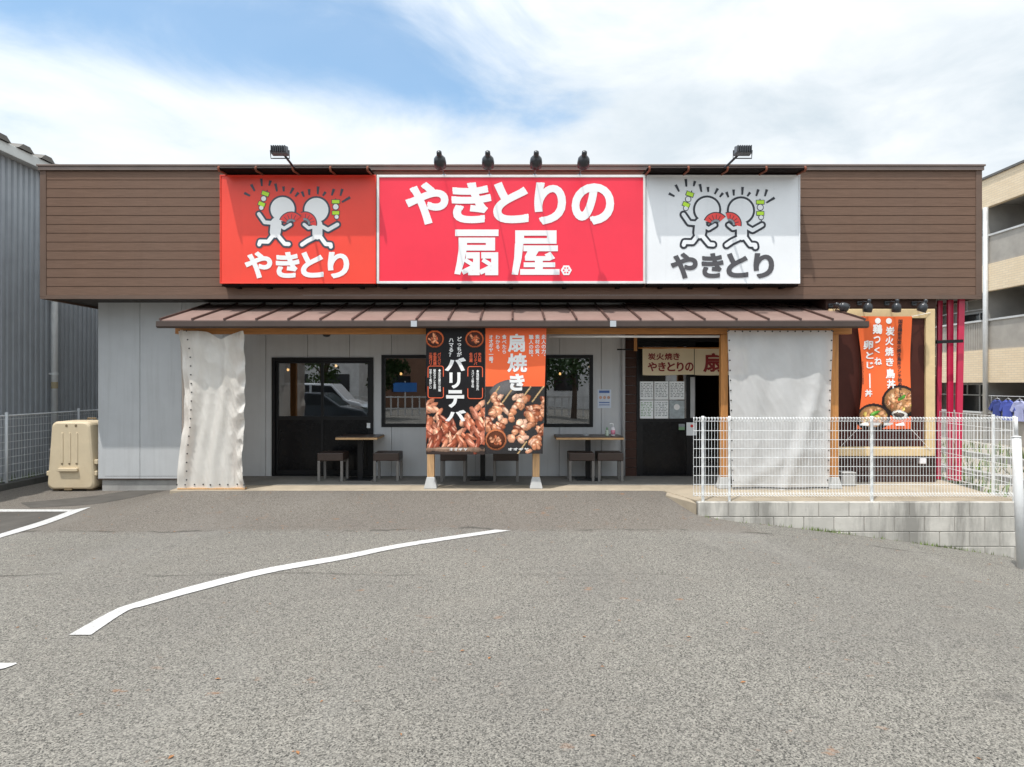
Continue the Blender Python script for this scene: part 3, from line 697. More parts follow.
# notices stuck on the door
NG = 'notices on the entrance door'
nx = [PX(639.3, WY), PX(654, WY), PX(669, WY), PX(685, WY)]; nz = [PZ(381, WY), PZ(400, WY), PZ(419, WY)]
rowt = [['upper left white menu sheet of six on the entrance door', 'upper middle white menu sheet of six on the entrance door', 'upper right plain white sheet of six on the entrance door'], ['lower left white sheet with green print on the entrance door', 'lower middle white sheet of six on the entrance door', 'lower right grey picture sheet of six on the entrance door']]
for r in range(2):
    for c in range(3):
        a, b, z1, z0 = nx[c]+.008, nx[c+1]-.008, nz[r]-.008, nz[r+1]+.008
        t = thing('notice', ((a+b)/2, WY, z0), rowt[r][c], 'notice', NG)
        m = M['paper'] if (r, c) != (1, 2) else pbr('grey_photo_paper', (.35, .40, .42), .6, var=.25, scale=14)
        m2 = MB(); m2.box(a, b, WY+.012, WY+.016, z0, z1); m2.build('sheet', m, t)
        m2 = MB(); y = WY+.0105
        if (r, c) == (1, 2): disc(m2, (a+b)/2, z1-.11, .05, y)
        else:
            for k in range(9):
                zz = z1-.03-k*.027
                if zz < z0+.03: break
                xx = a+.02
                while xx < b-.03:
                    l = random.uniform(.01, .05); m2.add([(xx, y, zz-.012), (min(xx+l, b-.015), y, zz-.012), (min(xx+l, b-.015), y, zz), (xx, y, zz)], [(0, 1, 2, 3)]); xx += l+random.uniform(.006, .03)
        m2.build('print', (M['bgreen'] if (r, c) == (1, 0) else M['letter'] if (r, c) == (1, 2) else M['paperg']), t)
t = thing('sticker', P(681, 430, WY), 'small green and grey sticker on the black entrance door panel', 'sticker')
m2 = MB(); m2.box(PX(679, WY), PX(685, WY), WY+.019, WY+.0265, PZ(430, WY), PZ(427, WY)); m2.build('green_half', M['bgreen'], t)
m2 = MB(); m2.box(PX(679, WY), PX(685, WY), WY+.019, WY+.0265, PZ(426.9, WY), PZ(424, WY)); m2.build('grey_half', M['paperg'], t)
t = thing('notice', P(691.5, 435, WY), 'small white card with a red mark by the door handle', 'notice')
m2 = MB(); m2.box(PX(686.7, WY), PX(697, WY), WY+.012, WY+.019, PZ(435.5, WY), PZ(422.5, WY)); m2.build('sheet', M['paper'], t)
m2 = MB(); disc(m2, PX(692, WY), PZ(426, WY), .025, WY+.010); m2.build('red_mark', M['fanr'], t)
t = thing('wall_poster', P(604, 408, WY), 'small blue and white poster on the grey wall beside the window', 'poster')
m2 = MB(); m2.box(PX(597.5, WY), PX(611, WY), WY-.006, WY-.001, PZ(408, WY), PZ(389.5, WY)); m2.build('sheet', pbr('pale_blue_paper', (.62, .68, .78), .6), t)
m2 = MB(); y = WY-.0075
for i in range(3): disc(m2, PX(600.5+4*i, WY), PZ(397.5, WY), .026, y-.0003*i, 12)
m2.build('picture', pbr('poster_faces', (.55, .33, .25), .6, var=.3, scale=20), t)
m2 = MB()
for (za, zb) in ((390.5, 393), (402, 403), (404.5, 405.2)): m2.add([(PX(599, WY), y, PZ(zb, WY)), (PX(609.5, WY), y, PZ(zb, WY)), (PX(609.5, WY), y, PZ(za, WY)), (PX(599, WY), y, PZ(za, WY))], [(0, 1, 2, 3)])
m2.build_each('text_block', pbr('poster_blue', (.08, .16, .42), .6), t)
# camera dome under the canopy
t = thing('security_camera', P(326.5, 334.5, WY-.05), 'small black dome camera on the wall above the sliding door', 'camera')
p = P(326.5, 335, WY-.05)
m2 = MB(); m2.lathe((p.x, p.y, p.z-.035), [(.01, 0), (.05, .012), (.066, .04), (.07, .06)], 16); m2.build('dome', M['lampblk'], t, smooth=True)
m2 = MB(); m2.box(p.x-.075, p.x+.075, p.y-.03, WY-.001, p.z+.025, p.z+.06); m2.build('mount', M['lampblk'], t)

# ------------------------------------------------------------------ CANOPY
can = thing('metal_canopy', (0, 10.13, 0), 'long canopy of brown ribbed metal on orange timber posts over the terrace', 'canopy')
CY = 9.83; CX0, CX1 = PX(161, CY), PX(864, CY); cz0 = PZ(319.5, CY); cz1 = 2.868; CB = WY-.012
def rz_(y): return cz0+(cz1-cz0)*(y-CY)/(CB-CY)
mb = MB(); mb.xprism([(CY-.04, rz_(CY-.04)-.028), (CB, cz1-.03), (CB, cz1), (CY-.04, rz_(CY-.04))], CX0, CX1); mb.build('roof_sheet', M['roof'], can, fixn=True)
mb = MB(); n = 22
for i in range(n+1):
    x = CX0+.012+(CX1-CX0-.024)*i/n
    mb.xprism([(CY-.052, cz0-.014), (CB-.002, cz1+.001), (CB-.002, cz1+.030), (CY-.052, cz0+.014)], x-.014, x+.014)
mb.build_each('roof_rib', M['seam'], can, fixn=True)
mb = MB(); gz1, gz0 = cz0-.032, PZ(328.3, CY)
mb.xprism([(CY-.10, gz1), (CY-.105, gz0+.02), (CY-.08, gz0), (CY-.012, gz0), (CY+.0, gz0+.02), (CY+.0, gz1-.012), (CY-.014, gz1-.012), (CY-.016, gz0+.022), (CY-.07, gz0+.014), (CY-.09, gz0+.022), (CY-.088, gz1)], CX0-.02, CX1+.02)
mb.build('gutter', M['gutter'], can, fixn=True)
mb = MB()
for px in (415, 612): mb.box(PX(px-3, CY), PX(px+3, CY), CY-.112, CY-.1055, gz0+.015, gz1+.004)
mb.build_each('gutter_clip', M['clip'], can)
PY = 10.13
mb = MB(); mb.box(CX0+.08, CX1-.05, PY-.055, PY+.055, PZ(334.2, PY), PZ(325, PY)); 
mb.build('beam', M['woodh'], can, bevel=.006)
mb = MB()
for i in range(23):
    x = CX0+.10+(CX1-CX0-.22)*i/22
    mb.xprism([(PY+.06, rz_(PY+.06)-.11), (CB-.01, cz1-.11), (CB-.01, cz1-.034), (PY+.06, rz_(PY+.06)-.034)], x-.022, x+.022)
mb.build_each('rafter', M['woodh'], can, fixn=True)
for i, px in enumerate((190.5, 237, 431, 536, 723.5, 832)):
    x = PX(px, PY); w = .052 if px < 800 else .075
    mb = MB(); mb.box(x-w, x+w, PY-.05, PY+.05, .17, PZ(334.5, PY)); po = mb.build('post', M['woodp'] if px in (431, 536) else M['wood'], can, bevel=.006)
    mb = MB(); a, b = w+.005, w+.045
    mb.hexa([(x-b, PY-.1, .001), (x+b, PY-.1, .001), (x+b, PY+.1, .001), (x-b, PY+.1, .001), (x-a, PY-.06, .17), (x+a, PY-.06, .17), (x+a, PY+.06, .17), (x-a, PY+.06, .17)])
    mb.build('concrete_base', M['base'], po, bevel=.01)
mb = MB(); mb.tube([(PX(549, PY), PY-.02, PZ(336.5, PY)), (PX(719, PY), PY-.02, PZ(336.5, PY))], .020, 10); mb.build('curtain_rail', M['signframe'], can, smooth=True)
# small black sign arm with an orange tassel
t = thing('bracket_arm', P(637, 349, WY-.1), 'thin black bracket arm on the grey wall near the entrance', 'bracket')
m2 = MB(); m2.obox(P(617, 349.5, 11.15), P(638, 349.5, 11.15), .012, .024); m2.obox(P(638, 349.5, 11.15), (PX(638, 11.15), WY-.002, PZ(349.5, 11.15)), .012, .024); m2.build('arm', M['black'], t)
m2 = MB(); m2.box(PX(634, 11.1), PX(637, 11.1), 11.09, 11.11, PZ(351, 11.1), PZ(333, 11.1)); m2.build('tassel', M['wood'], t)

# ------------------------------------------------------------------ SIGNBOARDS
SY = 10.48; ZS1, ZS0 = PZ(175, SY), PZ(283.7, SY)
def signboard(px0, px1, facemat, label, framew=0.016, deep=None):
    x0, x1 = PX(px0, SY), PX(px1, SY); t = thing('signboard', ((x0+x1)/2, FY, ZS0), label, 'sign')
    m = MB(); m.box(x0+.01, x1-.01, SY+.004, FY-.02, ZS0+.01, ZS1-.01); m.build('sign_box', facemat, t)
    m = MB(); frame(m, x0, x1, ZS0, ZS1, SY-.012, SY+.03, framew); m.build('frame', M['signframe'] if framew > .02 else facemat, t, bevel=.004)
    m = MB()
    for k in range(5):
        xx = x0+(x1-x0)*(k+.5)/5; m.box(xx-.03, xx+.03, SY+.05, FY+.012, ZS0-.06, ZS0+.009)
    m.build_each('support', M['hood'], t)
    m = MB(); m.box(x0+.02, x1-.02, SY+.02, FY+.01, ZS0-.035, ZS0-.004); m.build('bottom_rail', M['hood'], t)
    return t
sA = signboard(220, 376, M['redl'], 'orange red sign with two white dancing figures above white lettering', .014)
sB = signboard(376.8, 645.6, M['redc'], 'wide crimson centre sign with two rows of white lettering', .038)
sC = signboard(646.4, 800, M['whites'], 'white sign with two outlined dancing figures above grey lettering', .014)
yS = SY+.002-.004
# pixel boxes in the photo turned into real rectangles on the sign face
def bx(x0, x1, y0, y1): return (PX(x0, SY), PX(x1, SY), PZ(y1, SY), PZ(y0, SY))
mb = MB()
c3 = 290/1024.; q = lambda x0, x1, y0, y1: bx(370+x0*c3, 370+x1*c3, 140+y0*c3, 140+y1*c3)
htext(mb, 'やきとりの', [q(127, 277, 150, 298), q(288, 428, 150, 294), q(435, 560, 150, 294), q(580, 692, 150, 298), q(712, 862, 153, 298)], yS, .043)
# the two heavy characters of the second row, cut as flat shapes
def cut(ox, polys):
    for n_, pl in enumerate(polys):
        if len(pl) == 2: (a, b), (c, d) = pl; pl = [(a, b), (c, b), (c, d), (a, d)]
        mb.add([(PX(ox+x/7.308, SY), yS-.00002*n_, PZ(180+z/7.308, SY)) for x, z in reversed(pl)], [tuple(range(len(pl)))])
def bar(p, q, w):
    p, q = np.array(p, float), np.array(q, float); d = (q-p)/np.hypot(*(q-p)); n_ = np.array((-d[1], d[0]))*w/2; return [tuple(p-n_), tuple(q-n_), tuple(q+n_), tuple(p+n_)]
cut(400, [[(403, 362), (720, 410)], [(428, 421), (695, 460)], [(428, 459), (490, 516)], [(627, 459), (695, 516)], [(489, 475), (628, 516)],
          [(428, 514), (486, 514), (470, 600), (440, 692), (397, 686), (415, 600)],
          [(482, 528), (583, 574)], [(534, 573), (583, 696)], [(497, 660), (535, 696)], bar((474, 582), (536, 622), 30), bar((455, 676), (536, 636), 36),
          [(594, 528), (718, 574)], [(666, 573), (718, 696)], [(622, 660), (667, 696)], bar((603, 582), (667, 622), 30), bar((584, 676), (667, 636), 36)])
cut(510, [[(38, 368), (340, 407)], [(38, 406), (103, 466)], [(270, 406), (340, 466)], [(102, 425), (271, 466)], [(36, 464), (98, 464), (86, 570), (58, 694), (12, 690), (30, 570)],
          [(98, 478), (350, 521)], [(128, 520), (210, 520), (188, 556), (262, 556), (252, 545), (295, 524), (330, 572), (290, 590), (110, 590), (108, 560)],
          [(182, 589), (240, 652)], [(100, 602), (330, 637)], [(74, 651), (362, 693)]])
cx, cz = PX(370+693*c3, SY), PZ(140+460*c3, SY)
disc(mb, cx, cz, .085, yS, 6)
mb.build('lettering', M['letter'], sB)
mb = MB()
for k in range(6):
    a = k*math.pi/3; disc(mb, cx+.04*math.cos(a), cz+.04*math.sin(a), .013, yS-.002, 8)
mb.build('crest_mark', M['redc'], sB)
# two figures, drawn as flat vinyl
def figures(t, ox, oy, fillm, outm, ow, dy):
    k = 120/837.
    def T(x, y): return (PX(ox+x*k, SY), PZ(oy+y*k, SY))
    S = SY/F*k
    fig = dict(
        discs=[((297, 238), 84), ((533, 244), 84)],
        lines=[([(252, 335), (246, 400)], 76), ([(262, 300), (258, 340)], 36), ([(540, 345), (540, 415)], 70), ([(540, 300), (540, 340)], 36),
               ([(238, 335), (172, 330), (132, 272)], 26), ([(272, 350), (308, 372), (352, 345)], 22),
               ([(232, 418), (196, 465), (140, 464), (134, 484)], 28), ([(262, 420), (312, 480), (340, 482)], 28),
               ([(560, 352), (614, 382), (680, 345)], 26), ([(512, 362), (478, 370), (447, 345)], 22),
               ([(560, 430), (598, 482), (632, 484), (634, 500)], 28), ([(520, 436), (470, 460), (432, 486)], 28)],
        whites=[((149, 228), 15), ((165, 165), 17), ((668, 222), 19), ((674, 292), 14)],
        greens=[([(130, 194), (172, 212)], 26), ([(154, 122), (200, 138)], 26), ([(642, 186), (694, 186)], 24), ([(644, 264), (692, 264)], 24)])
    mo, mf, mg, mr, mgrey = MB(), MB(), MB(), MB(), MB()
    y1, y2, y3 = yS+.0012, yS+.0004, yS-.0006
    stroke(mo, [T(136, 260), T(190, 108)], 7*S, y1); stroke(mo, [T(666, 165), T(676, 330)], 7*S, y1)
    for c, r in fig['discs']: disc(mo, *T(*c), (r+ow)*S, y1); disc(mf, *T(*c), r*S, y2, 40)
    for ps, w in fig['lines']:
        stroke(mo, [T(*p) for p in ps], (w+2*ow)*S, y1); stroke(mf, [T(*p) for p in ps], w*S, y2)
    for c, r in fig['whites']: disc(mo, *T(*c), (r+5)*S, y1-.00046); disc(mf, *T(*c), r*S, y2-.00045)
    for ps, w in fig['greens']:
        for m_, ww, yy in ((mo, w+8, y1-.00046), (mg, w, y2-.00046)):
            a, b = Vector(T(*ps[0])), Vector(T(*ps[1])); d = (b-a).normalized(); nn = Vector((-d.y, d.x))*ww*S/2; e = d*(4*S if m_ is mo else 0)
            qq = [a-nn-e, b-nn+e, b+nn+e, a+nn-e]; m_.add([(p.x, yy, p.y) for p in qq], [(0, 1, 2, 3)])
    def fan(cx, cy, a0, a1, r0, r1):
        def arc(r, n=12): return [T(cx+r*math.cos(R(a0+(a1-a0)*i/n)), cy-r*math.sin(R(a0+(a1-a0)*i/n))) for i in range(n+1)]
        def ring(m_, ra, rb, yy):
            A, B = arc(ra), arc(rb)
            for i in range(12): m_.add([(p[0], yy, p[1]) for p in (A[i], A[i+1], B[i+1], B[i])], [(0, 1, 2, 3)])
        ring(mo, r0-6, r1+7, y3); ring(mr, r0+14, r1, y3-.0004); ring(mgrey, r0-2, r0+12, y3-.0004)
        for i in range(1, 5):
            t_ = R(a0+(a1-a0)*i/5); stroke(mo, [T(cx+(r0+14)*math.cos(t_), cy-(r0+14)*math.sin(t_)), T(cx+(r1-14)*math.cos(t_), cy-(r1-14)*math.sin(t_))], 4*S, y3-.0006)
    fan(358, 345, 40, 158, 26, 84); fan(452, 340, -10, 108, 26, 80)
    for a, b in (((30, 125), (70, 145)), ((78, 65), (102, 112)), ((148, 25), (153, 78)), ((213, 38), (203, 75)), ((247, 60), (258, 115)), ((303, 80), (305, 115)), ((372, 90), (350, 130)), ((408, 122), (385, 150)), ((432, 115), (446, 152)), ((482, 98), (483, 140)), ((545, 80), (542, 135)), ((597, 118), (578, 145)), ((655, 97), (640, 143)), ((714, 97), (700, 145)), ((768, 155), (710, 190))):
        stroke(mo, [T(*a), T(*b)], 19*S, y1, 12*S)
    mo.build('figure_outline', outm, t); mf.build('figure_fill', fillm, t); mg.build('green_leek', M['green'], t); mr.build('red_fan', M['fanr'], t); mgrey.build('fan_handle', M['paperg'], t)
figures(sA, 240, 175, M['letter'], M['outg'], 13, 0)
figures(sC, 664.5, 175.5, M['whites'], M['outl'], 15, 0)
k = 120/837.
def sub(ox, oy): return lambda x0, x1, y0, y1: bx(ox+x0*k, ox+x1*k, oy+y0*k, oy+y1*k)
q = sub(240, 175); mb = MB()
htext(mb, 'やきとり', [q(35, 225, 535, 720), q(250, 415, 537, 718), q(425, 583, 537, 716), q(612, 762, 537, 720)], yS, .043); mb.build('lettering', M['letter'], sA)
q = sub(664, 175); mb = MB()
htext(mb, 'やきとり', [q(48, 235, 543, 722), q(262, 415, 545, 718), q(435, 588, 545, 716), q(624, 768, 545, 720)], yS, .043); mb.build('lettering', M['lgrey'], sC)
# hoods over the side signs
for px0, px1, lab in ((220, 375.5, 'dark metal hood with rusty brackets above the orange red sign'), (646, 801, 'dark metal hood with rusty brackets above the white sign')):
    x0, x1 = PX(px0, 10.30), PX(px1, SY)-.03; t = thing('sign_hood', ((x0+x1)/2, FY, ZS1), lab, 'sign hood')
    m = MB(); m.xprism([(10.19, 4.754), (FY-.04, 4.778), (FY-.04, 4.795), (10.19, 4.770)], x0, x1); m.build('hood_sheet', M['hood'], t, fixn=True)
    for j in range(5):
        xx = x0+.03+(x1-x0-.06)*j/4
        m = MB(); m.tube([(xx, FY-.045, 4.757), (xx, 10.42, 4.750), (xx, 10.28, 4.737), (xx, 10.205, 4.724), (xx, 10.17, 4.740), (xx, 10.17, 4.770), (xx, 10.195, 4.784)], .016, 8); m.build('bracket', M['rust'], t, smooth=True)
# floodlights on arms
def floodlight(px, bxp, label):
    p = P(px, 149.5, 9.75); t = thing('floodlight', (PX(bxp, 10.12), 10.12, 4.80), label, 'floodlight')
    m = MB(); m.tube([(PX(bxp+(3 if bxp < 500 else -3), 10.16), 10.16, 4.76), (p.x+(.05 if bxp < 500 else -.05), p.y+.06, p.z-.05)], .017, 8); m.build('arm', M['lampblk'], t, smooth=True)
    m = MB(); w = .118
    m.hexa([(p.x-w, p.y-.02, p.z-.055), (p.x+w, p.y-.02, p.z-.055), (p.x+w, p.y+.09, p.z-.07), (p.x-w, p.y+.09, p.z-.07), (p.x-w*.86, p.y-.03, p.z+.05), (p.x+w*.86, p.y-.03, p.z+.05), (p.x+w, p.y+.05, p.z+.062), (p.x-w, p.y+.05, p.z+.062)])
    m.build('lamp_body', pbr('grey_lamp_metal', (.12, .13, .145), .45), t, bevel=.012)
    m = MB()
    for i in range(7): x = p.x-w*.8+w*1.6*i/6; m.box(x-.006, x+.006, p.y-.06, p.y-.022, p.z-.045, p.z+.045)
    m.build_each('cooling_fin', M['lampblk'], t)
    m = MB(); m.add([(p.x-w*.9, p.y+.093, p.z-.06), (p.x+w*.9, p.y+.093, p.z-.06), (p.x+w*.9, p.y+.058, p.z+.05), (p.x-w*.9, p.y+.058, p.z+.05)], [(3, 2, 1, 0)]); m.build('lens', M['lens'], t)
    m = MB(); m.tube([(p.x-w-.015, p.y+.03, p.z), (p.x-w-.015, p.y+.05, p.z-.11), (p.x+w+.015, p.y+.05, p.z-.11), (p.x+w+.015, p.y+.03, p.z)], .009, 6); m.build('yoke', M['lampblk'], t)
floodlight(279, 291, 'grey floodlight on a slanted arm above the orange red sign')
floodlight(743.5, 728, 'grey floodlight on a slanted arm above the white sign')
# spot lamps above the centre sign
def spot_parts(t, p, aim, k=1.0):
    d = Vector(aim).normalized(); q = [p-d*a*k for a in (.125, .115, .08, .064, .052, .025, -.02, -.075)]
    m = MB(); m.tube(q, [a*k for a in (.014, .028, .030, .024, .044, .064, .070, .066)], 16); m.build('lamp_body', M['lampblk'], t, smooth=True)
    m = MB(); m.tube([p+d*.074*k, p+d*.079*k], [.064*k, .058*k], 14); m.build('lens', M['lens'], t)
spl = ['first black spot lamp from the left above the crimson sign', 'second black spot lamp from the left above the crimson sign', 'third black spot lamp from the left above the crimson sign', 'fourth black spot lamp from the left, rightmost above the crimson sign']
s0 = None
for i, px in enumerate((440, 488, 536, 583.5)):
    x = PX(px, 9.9); z = PZ(162.6, 9.9); loc = Vector((x, SY, ZS1))
    if s0 is None:
        t = s0 = thing('spot_lamp', loc, spl[0], 'spot lamp', 'spot lamps above the centre sign'); l0 = loc.copy()
        spot_parts(t, Vector((x, 9.88, z+.02)), (0, 1, -.75), 1.30)
        m = MB(); m.tube([(x, SY+.05, ZS1+.012), (x, 10.36, ZS1+.02), (x, 10.0, z-.075), (x, 9.84, z-.03), (x, 9.81, z+.06), (x, 9.83, z+.10)], .008, 8); m.build('arm', M['lampblk'], t, smooth=True)
        m = MB(); m.box(x-.03, x+.03, SY+.0, SY+.09, ZS1-.002, ZS1+.014); m.build('mount', pbr('blue_grey_mount', (.2, .24, .3), .5), t)
    else: copy_thing(s0, loc, spl[i])

# ------------------------------------------------------------------ BANNERS (printed photographs of food are painted into a colour grid)
def srgb(c): return tuple(((v/255+.055)/1.055)**2.4 if v > 10 else v/255/12.92 for v in c)
def field(h, w, seed):
    r = np.random.default_rng(seed); out = np.zeros((h, w))
    for sc, a in ((14, .5), (7, .35), (3, .3)):
        gh, gw = h//sc+3, w//sc+3; G = r.standard_normal((gh, gw)); y = np.linspace(0, gh-1.01, h); x = np.linspace(0, gw-1.01, w)
        yi, xi = y.astype(int), x.astype(int); fy, fx = (y-yi)[:, None], (x-xi)[None]
        out += a*((G[yi][:, xi]*(1-fx)+G[yi][:, xi+1]*fx)*(1-fy)+(G[yi+1][:, xi]*(1-fx)+G[yi+1][:, xi+1]*fx)*fy)
    return out
_fc = {}
def ellipse(img, cx, cy, rx, ry, ang, col, gloss=.5, rim=.0):
    h, w, _ = img.shape
    if (h, w) not in _fc: _fc[(h, w)] = (field(h, w, 1), field(h, w, 2))
    n1, n2 = _fc[(h, w)]; rough_ = 1.0 if gloss >= .2 else 0.0
    n1 = np.roll(n1, (int(cx*13) % h, int(cy*7) % w), (0, 1))*rough_; n2 = np.roll(n2, (int(cy*11) % h, int(cx*5) % w), (0, 1))*rough_; yy, xx = np.mgrid[0:h, 0:w]; x = xx-cx; y = yy-cy; c, s = math.cos(ang), math.sin(ang)
    u = (x*c+y*s)/rx; v = (-x*s+y*c)/ry; d = u*u+v*v+.38*n1; m = d < 1
    nv = np.clip(1-d, 0, 1)**.5
    tone = (.30+.70*nv-.28*v)*(1+.42*n2)+.08*RNG.standard_normal((h, w))
    colr = np.array(col)[None, None]*tone[..., None]
    hl = np.clip(1-((u+.2)**2*3+(v+.45)**2*9), 0, 1)*gloss
    colr = colr+hl[..., None]*np.array((.85, .62, .45))
    img[m] = np.clip(colr, 0, 1)[m]
def banner_grid(img, x0, x1, z0, z1, yf, name, mat, parent, xf=None):
    h, w, _ = img.shape; mb = MB()
    for j in range(h+1):
        for i in range(w+1):
            x = x0+(x1-x0)*i/w; z = z1+(z0-z1)*j/h
            if xf: x = xf(x, z)
            mb.v.append((x, yf(x, z), z))
    for j in range(h):
        for i in range(w): a = j*(w+1)+i; mb.f.append((a+w+1, a+w+2, a+1, a))
    o = mb.build(name, mat, parent, smooth=True); me = o.data
    ca = me.color_attributes.new('Col', 'FLOAT_COLOR', 'CORNER')
    cols = np.concatenate([img.reshape(-1, 3), np.ones((h*w, 1))], 1); cols = np.repeat(cols, 4, axis=0).astype(np.float32)
    ca.data.foreach_set('color', cols.ravel()); return o
def rowcol(img, r0, r1, c0, c1, col): img[int(r0):int(r1), int(c0):int(c1)] = col
BY = 9.91
def bcurve(x, z): return BY+.010*math.sin(x*5+z*1.3)+.006*math.sin(z*7)+(.02*max(0, .8-z))
bx0, bxm, bx1 = PX(426, BY), PX(485.2, BY), PX(546.5, BY); bz1, bz0 = PZ(326.5, BY), PZ(454.5, BY)
W_, H_ = 118, 250
# dark banner: fried chicken wings
img = np.zeros((H_, W_, 3)); img[:] = (.011, .010, .011); img += np.abs(RNG.normal(0, .002, (H_, W_, 1)))
brown = [(.58, .17, .085), (.72, .27, .15), (.44, .11, .055), (.82, .40, .25), (.33, .075, .04), (.66, .23, .14)]
rowcol(img, 234, H_, 0, W_, (.05, .035, .03))
for i in range(105):
    y = 148+i*.86+random.uniform(-4, 6); x = random.uniform(-6, W_+6)
    edge = abs(x-W_*.5)/(W_*.5)
    if y < 188-50*edge**1.4: continue
    if y > 233: continue
    ellipse(img, x, y, random.uniform(8, 19), random.uniform(4.0, 7.5), random.choice([-1, 1])*random.uniform(.5, 1.35), random.choice(brown), random.uniform(.25, .75))
ellipse(img, W_/2, 240, W_*.62, 5, 0, (.32, .20, .14), .3)
for cx in (17, 97):
    ellipse(img, cx, 24, 18.5, 17, 0, (.95, .20, .06), 0.1)
    ellipse(img, cx, 24, 15.5, 14, 0, (.10, .03, .02), 0)
    for j in range(16): a = random.uniform(0, 6.28); r = random.uniform(0, 11); ellipse(img, cx+r*math.cos(a), 24+r*.9*math.sin(a), random.uniform(3, 6), 2.0, random.uniform(0, 3), random.choice([(.85, .22, .08), (.7, .15, .06), (.9, .35, .18)]), .3)
bd = thing('hanging_banner', ((bx0+bxm)/2, BY, bz0), 'black hanging banner with fried chicken wings and white lettering', 'banner')
banner_grid(img, bx0, bxm-.006, bz0, bz1, bcurve, 'fabric', M['prnt'], bd)
yb = lambda x, z: bcurve(x, z)-.004
bw_ = bxm-bx0; bh_ = bz1-bz0
BU = lambda u: bx0+u*bw_; BV = lambda v: bz1-v*bh_
mb = MB()
q = lambda x0, x1, y0, y1: (PX(420+x0*65/665., BY), PX(420+x1*65/665., BY), PZ(325+y1*75/767., BY), PZ(325+y0*75/767., BY))
big = [('バ', q(258, 468, 335, 470)), ('リ', q(302, 415, 485, 648)), ('テ', q(268, 452, 665, 845))]
for ch, b in big: put_glyph(mb, ch, *b, yb, .045)
put_glyph(mb, 'バ', *q(262, 470, 870, 985), yb, .045)
vtext(mb, 'どっちが', PX(420+402*65/665., BY), PZ(325+118*75/767., BY), .072, yb, .03, 1.03)
vtext(mb, 'ハマる？', PX(420+320*65/665., BY), PZ(325+128*75/767., BY), .072, yb, .03, .98)
put_glyph(mb, 'オ', *q(300, 340, 1258, 1285), yb, .04); put_glyph(mb, 'オ', *q(350, 385, 1258, 1285), yb, .04); put_glyph(mb, 'ギ', *q(395, 435, 1258, 1285), yb, .04); put_glyph(mb, 'ヤ', *q(445, 485, 1258, 1285), yb, .04)
for xc, s_ in ((200, '◆北名古屋の三河鶏'), (150, '秘伝のタレを使用'), (108, '甘辛くて香ばしい')):
    vtext(mb, s_, PX(420+xc*65/665., BY), PZ(325+450*75/767., BY), .040, yb, .02, .90)
for xc, s_ in ((590, '◆塩胡椒の手羽先'), (540, 'スパイス香る味')):
    vtext(mb, s_, PX(420+xc*65/665., BY), PZ(325+458*75/767., BY), .040, yb, .02, .92)
mb.build('white_lettering', M['txtw'], bd)
mb = MB()
for xc, s_ in ((108, '三河バリ'), (152, '手羽先焼'), (196, 'パリパリ'), (522, '名古屋'), (568, 'バリテバ'), (610, '辛口味')):
    vtext(mb, s_, PX(420+xc*65/665., BY), PZ(325+282*75/767., BY), .050, yb, .03, .9)
def rrect(mb, x0, x1, z0, z1, w, y):
    r = .03; pts = []
    for cx, cz, a in ((x1-r, z1-r, 0), (x0+r, z1-r, 90), (x0+r, z0+r, 180), (x1-r, z0+r, 270)):
        for k_ in range(4): pts.append((cx+r*math.cos(R(a+k_*30)), cz+r*math.sin(R(a+k_*30))))
    pts.append(pts[0])
    for i in range(len(pts)-1):
        a = Vector(pts[i]); b = Vector(pts[i+1]); d = (b-a).normalized(); n_ = Vector((-d.y, d.x))*w/2
        mb.add([(p.x, yb(p.x, p.y)-.0002*(i % 2), p.y) for p in (a-n_, b-n_, b+n_, a+n_)], [(0, 1, 2, 3)])
rrect(mb, *q(82, 240, 420, 745), .012, yb); rrect(mb, *q(490, 640, 425, 752), .012, yb)
mb.build('orange_lettering', M['txto'], bd)
# orange banner: skewers
img = np.zeros((H_, W_, 3)); img[:] = (.92, .155, .052)
for j in range(116): img[j] *= (1-.10*abs(j-50)/66*.3)
cut = 118; img[cut:] = (.030, .027, .027)
for j in range(cut, H_): img[j] += .012*RNG.random((W_, 1))
ellipse(img, 40, 122, 34, 16, -.3, (.16, .15, .15), 0)
for (x, y, a) in ((22, 126, -.9), (52, 124, -.9), (84, 126, -.95), (112, 122, -.95), (66, 250, -.9)):
    for k_ in range(40): 
        xx = x+(k_-20)*.9; yy = y+(20-k_)*1.25
        if yy > cut: ellipse(img, xx, yy, 1.6, 1.6, 0, (.75, .50, .25), 0)
meat = [(.78, .36, .21), (.62, .24, .12), (.90, .52, .36), (.40, .12, .055), (.74, .32, .17), (.30, .08, .04)]
for (sx, sy, ex, ey) in ((30, 138, -8, 205), (72, 138, 22, 205), (100, 158, 62, 222), (128, 190, 96, 240), (128, 145, 100, 180)):
    for k_ in range(26):
        t_ = k_/25; x = sx+(ex-sx)*t_+random.uniform(-12, 12); y = sy+(ey-sy)*t_+random.uniform(-6, 6)
        ellipse(img, x, y, random.uniform(5, 12), random.uniform(4, 8), random.uniform(-1, 1), random.choice(meat), random.uniform(.3, .8))
ellipse(img, 21, 222, 22, 21, 0, (.70, .22, .09), .1); ellipse(img, 21, 222, 18.5, 17.5, 0, (.13, .04, .02), 0)
for j in range(22): a = random.uniform(0, 6.28); r = random.uniform(0, 14); ellipse(img, 21+r*math.cos(a), 222+r*math.sin(a), random.uniform(3, 6), 3, random.uniform(0, 3), random.choice(meat+[(.75, .2, .08)]), .3)
bo = thing('hanging_banner', ((bx1+bxm)/2, BY, bz0), 'orange hanging banner with grilled skewers and white lettering', 'banner')
tap = lambda x, z: x-max(0, (x-bxm)/(bx1-bxm))*.055*(bz1-z)/(bz1-bz0)
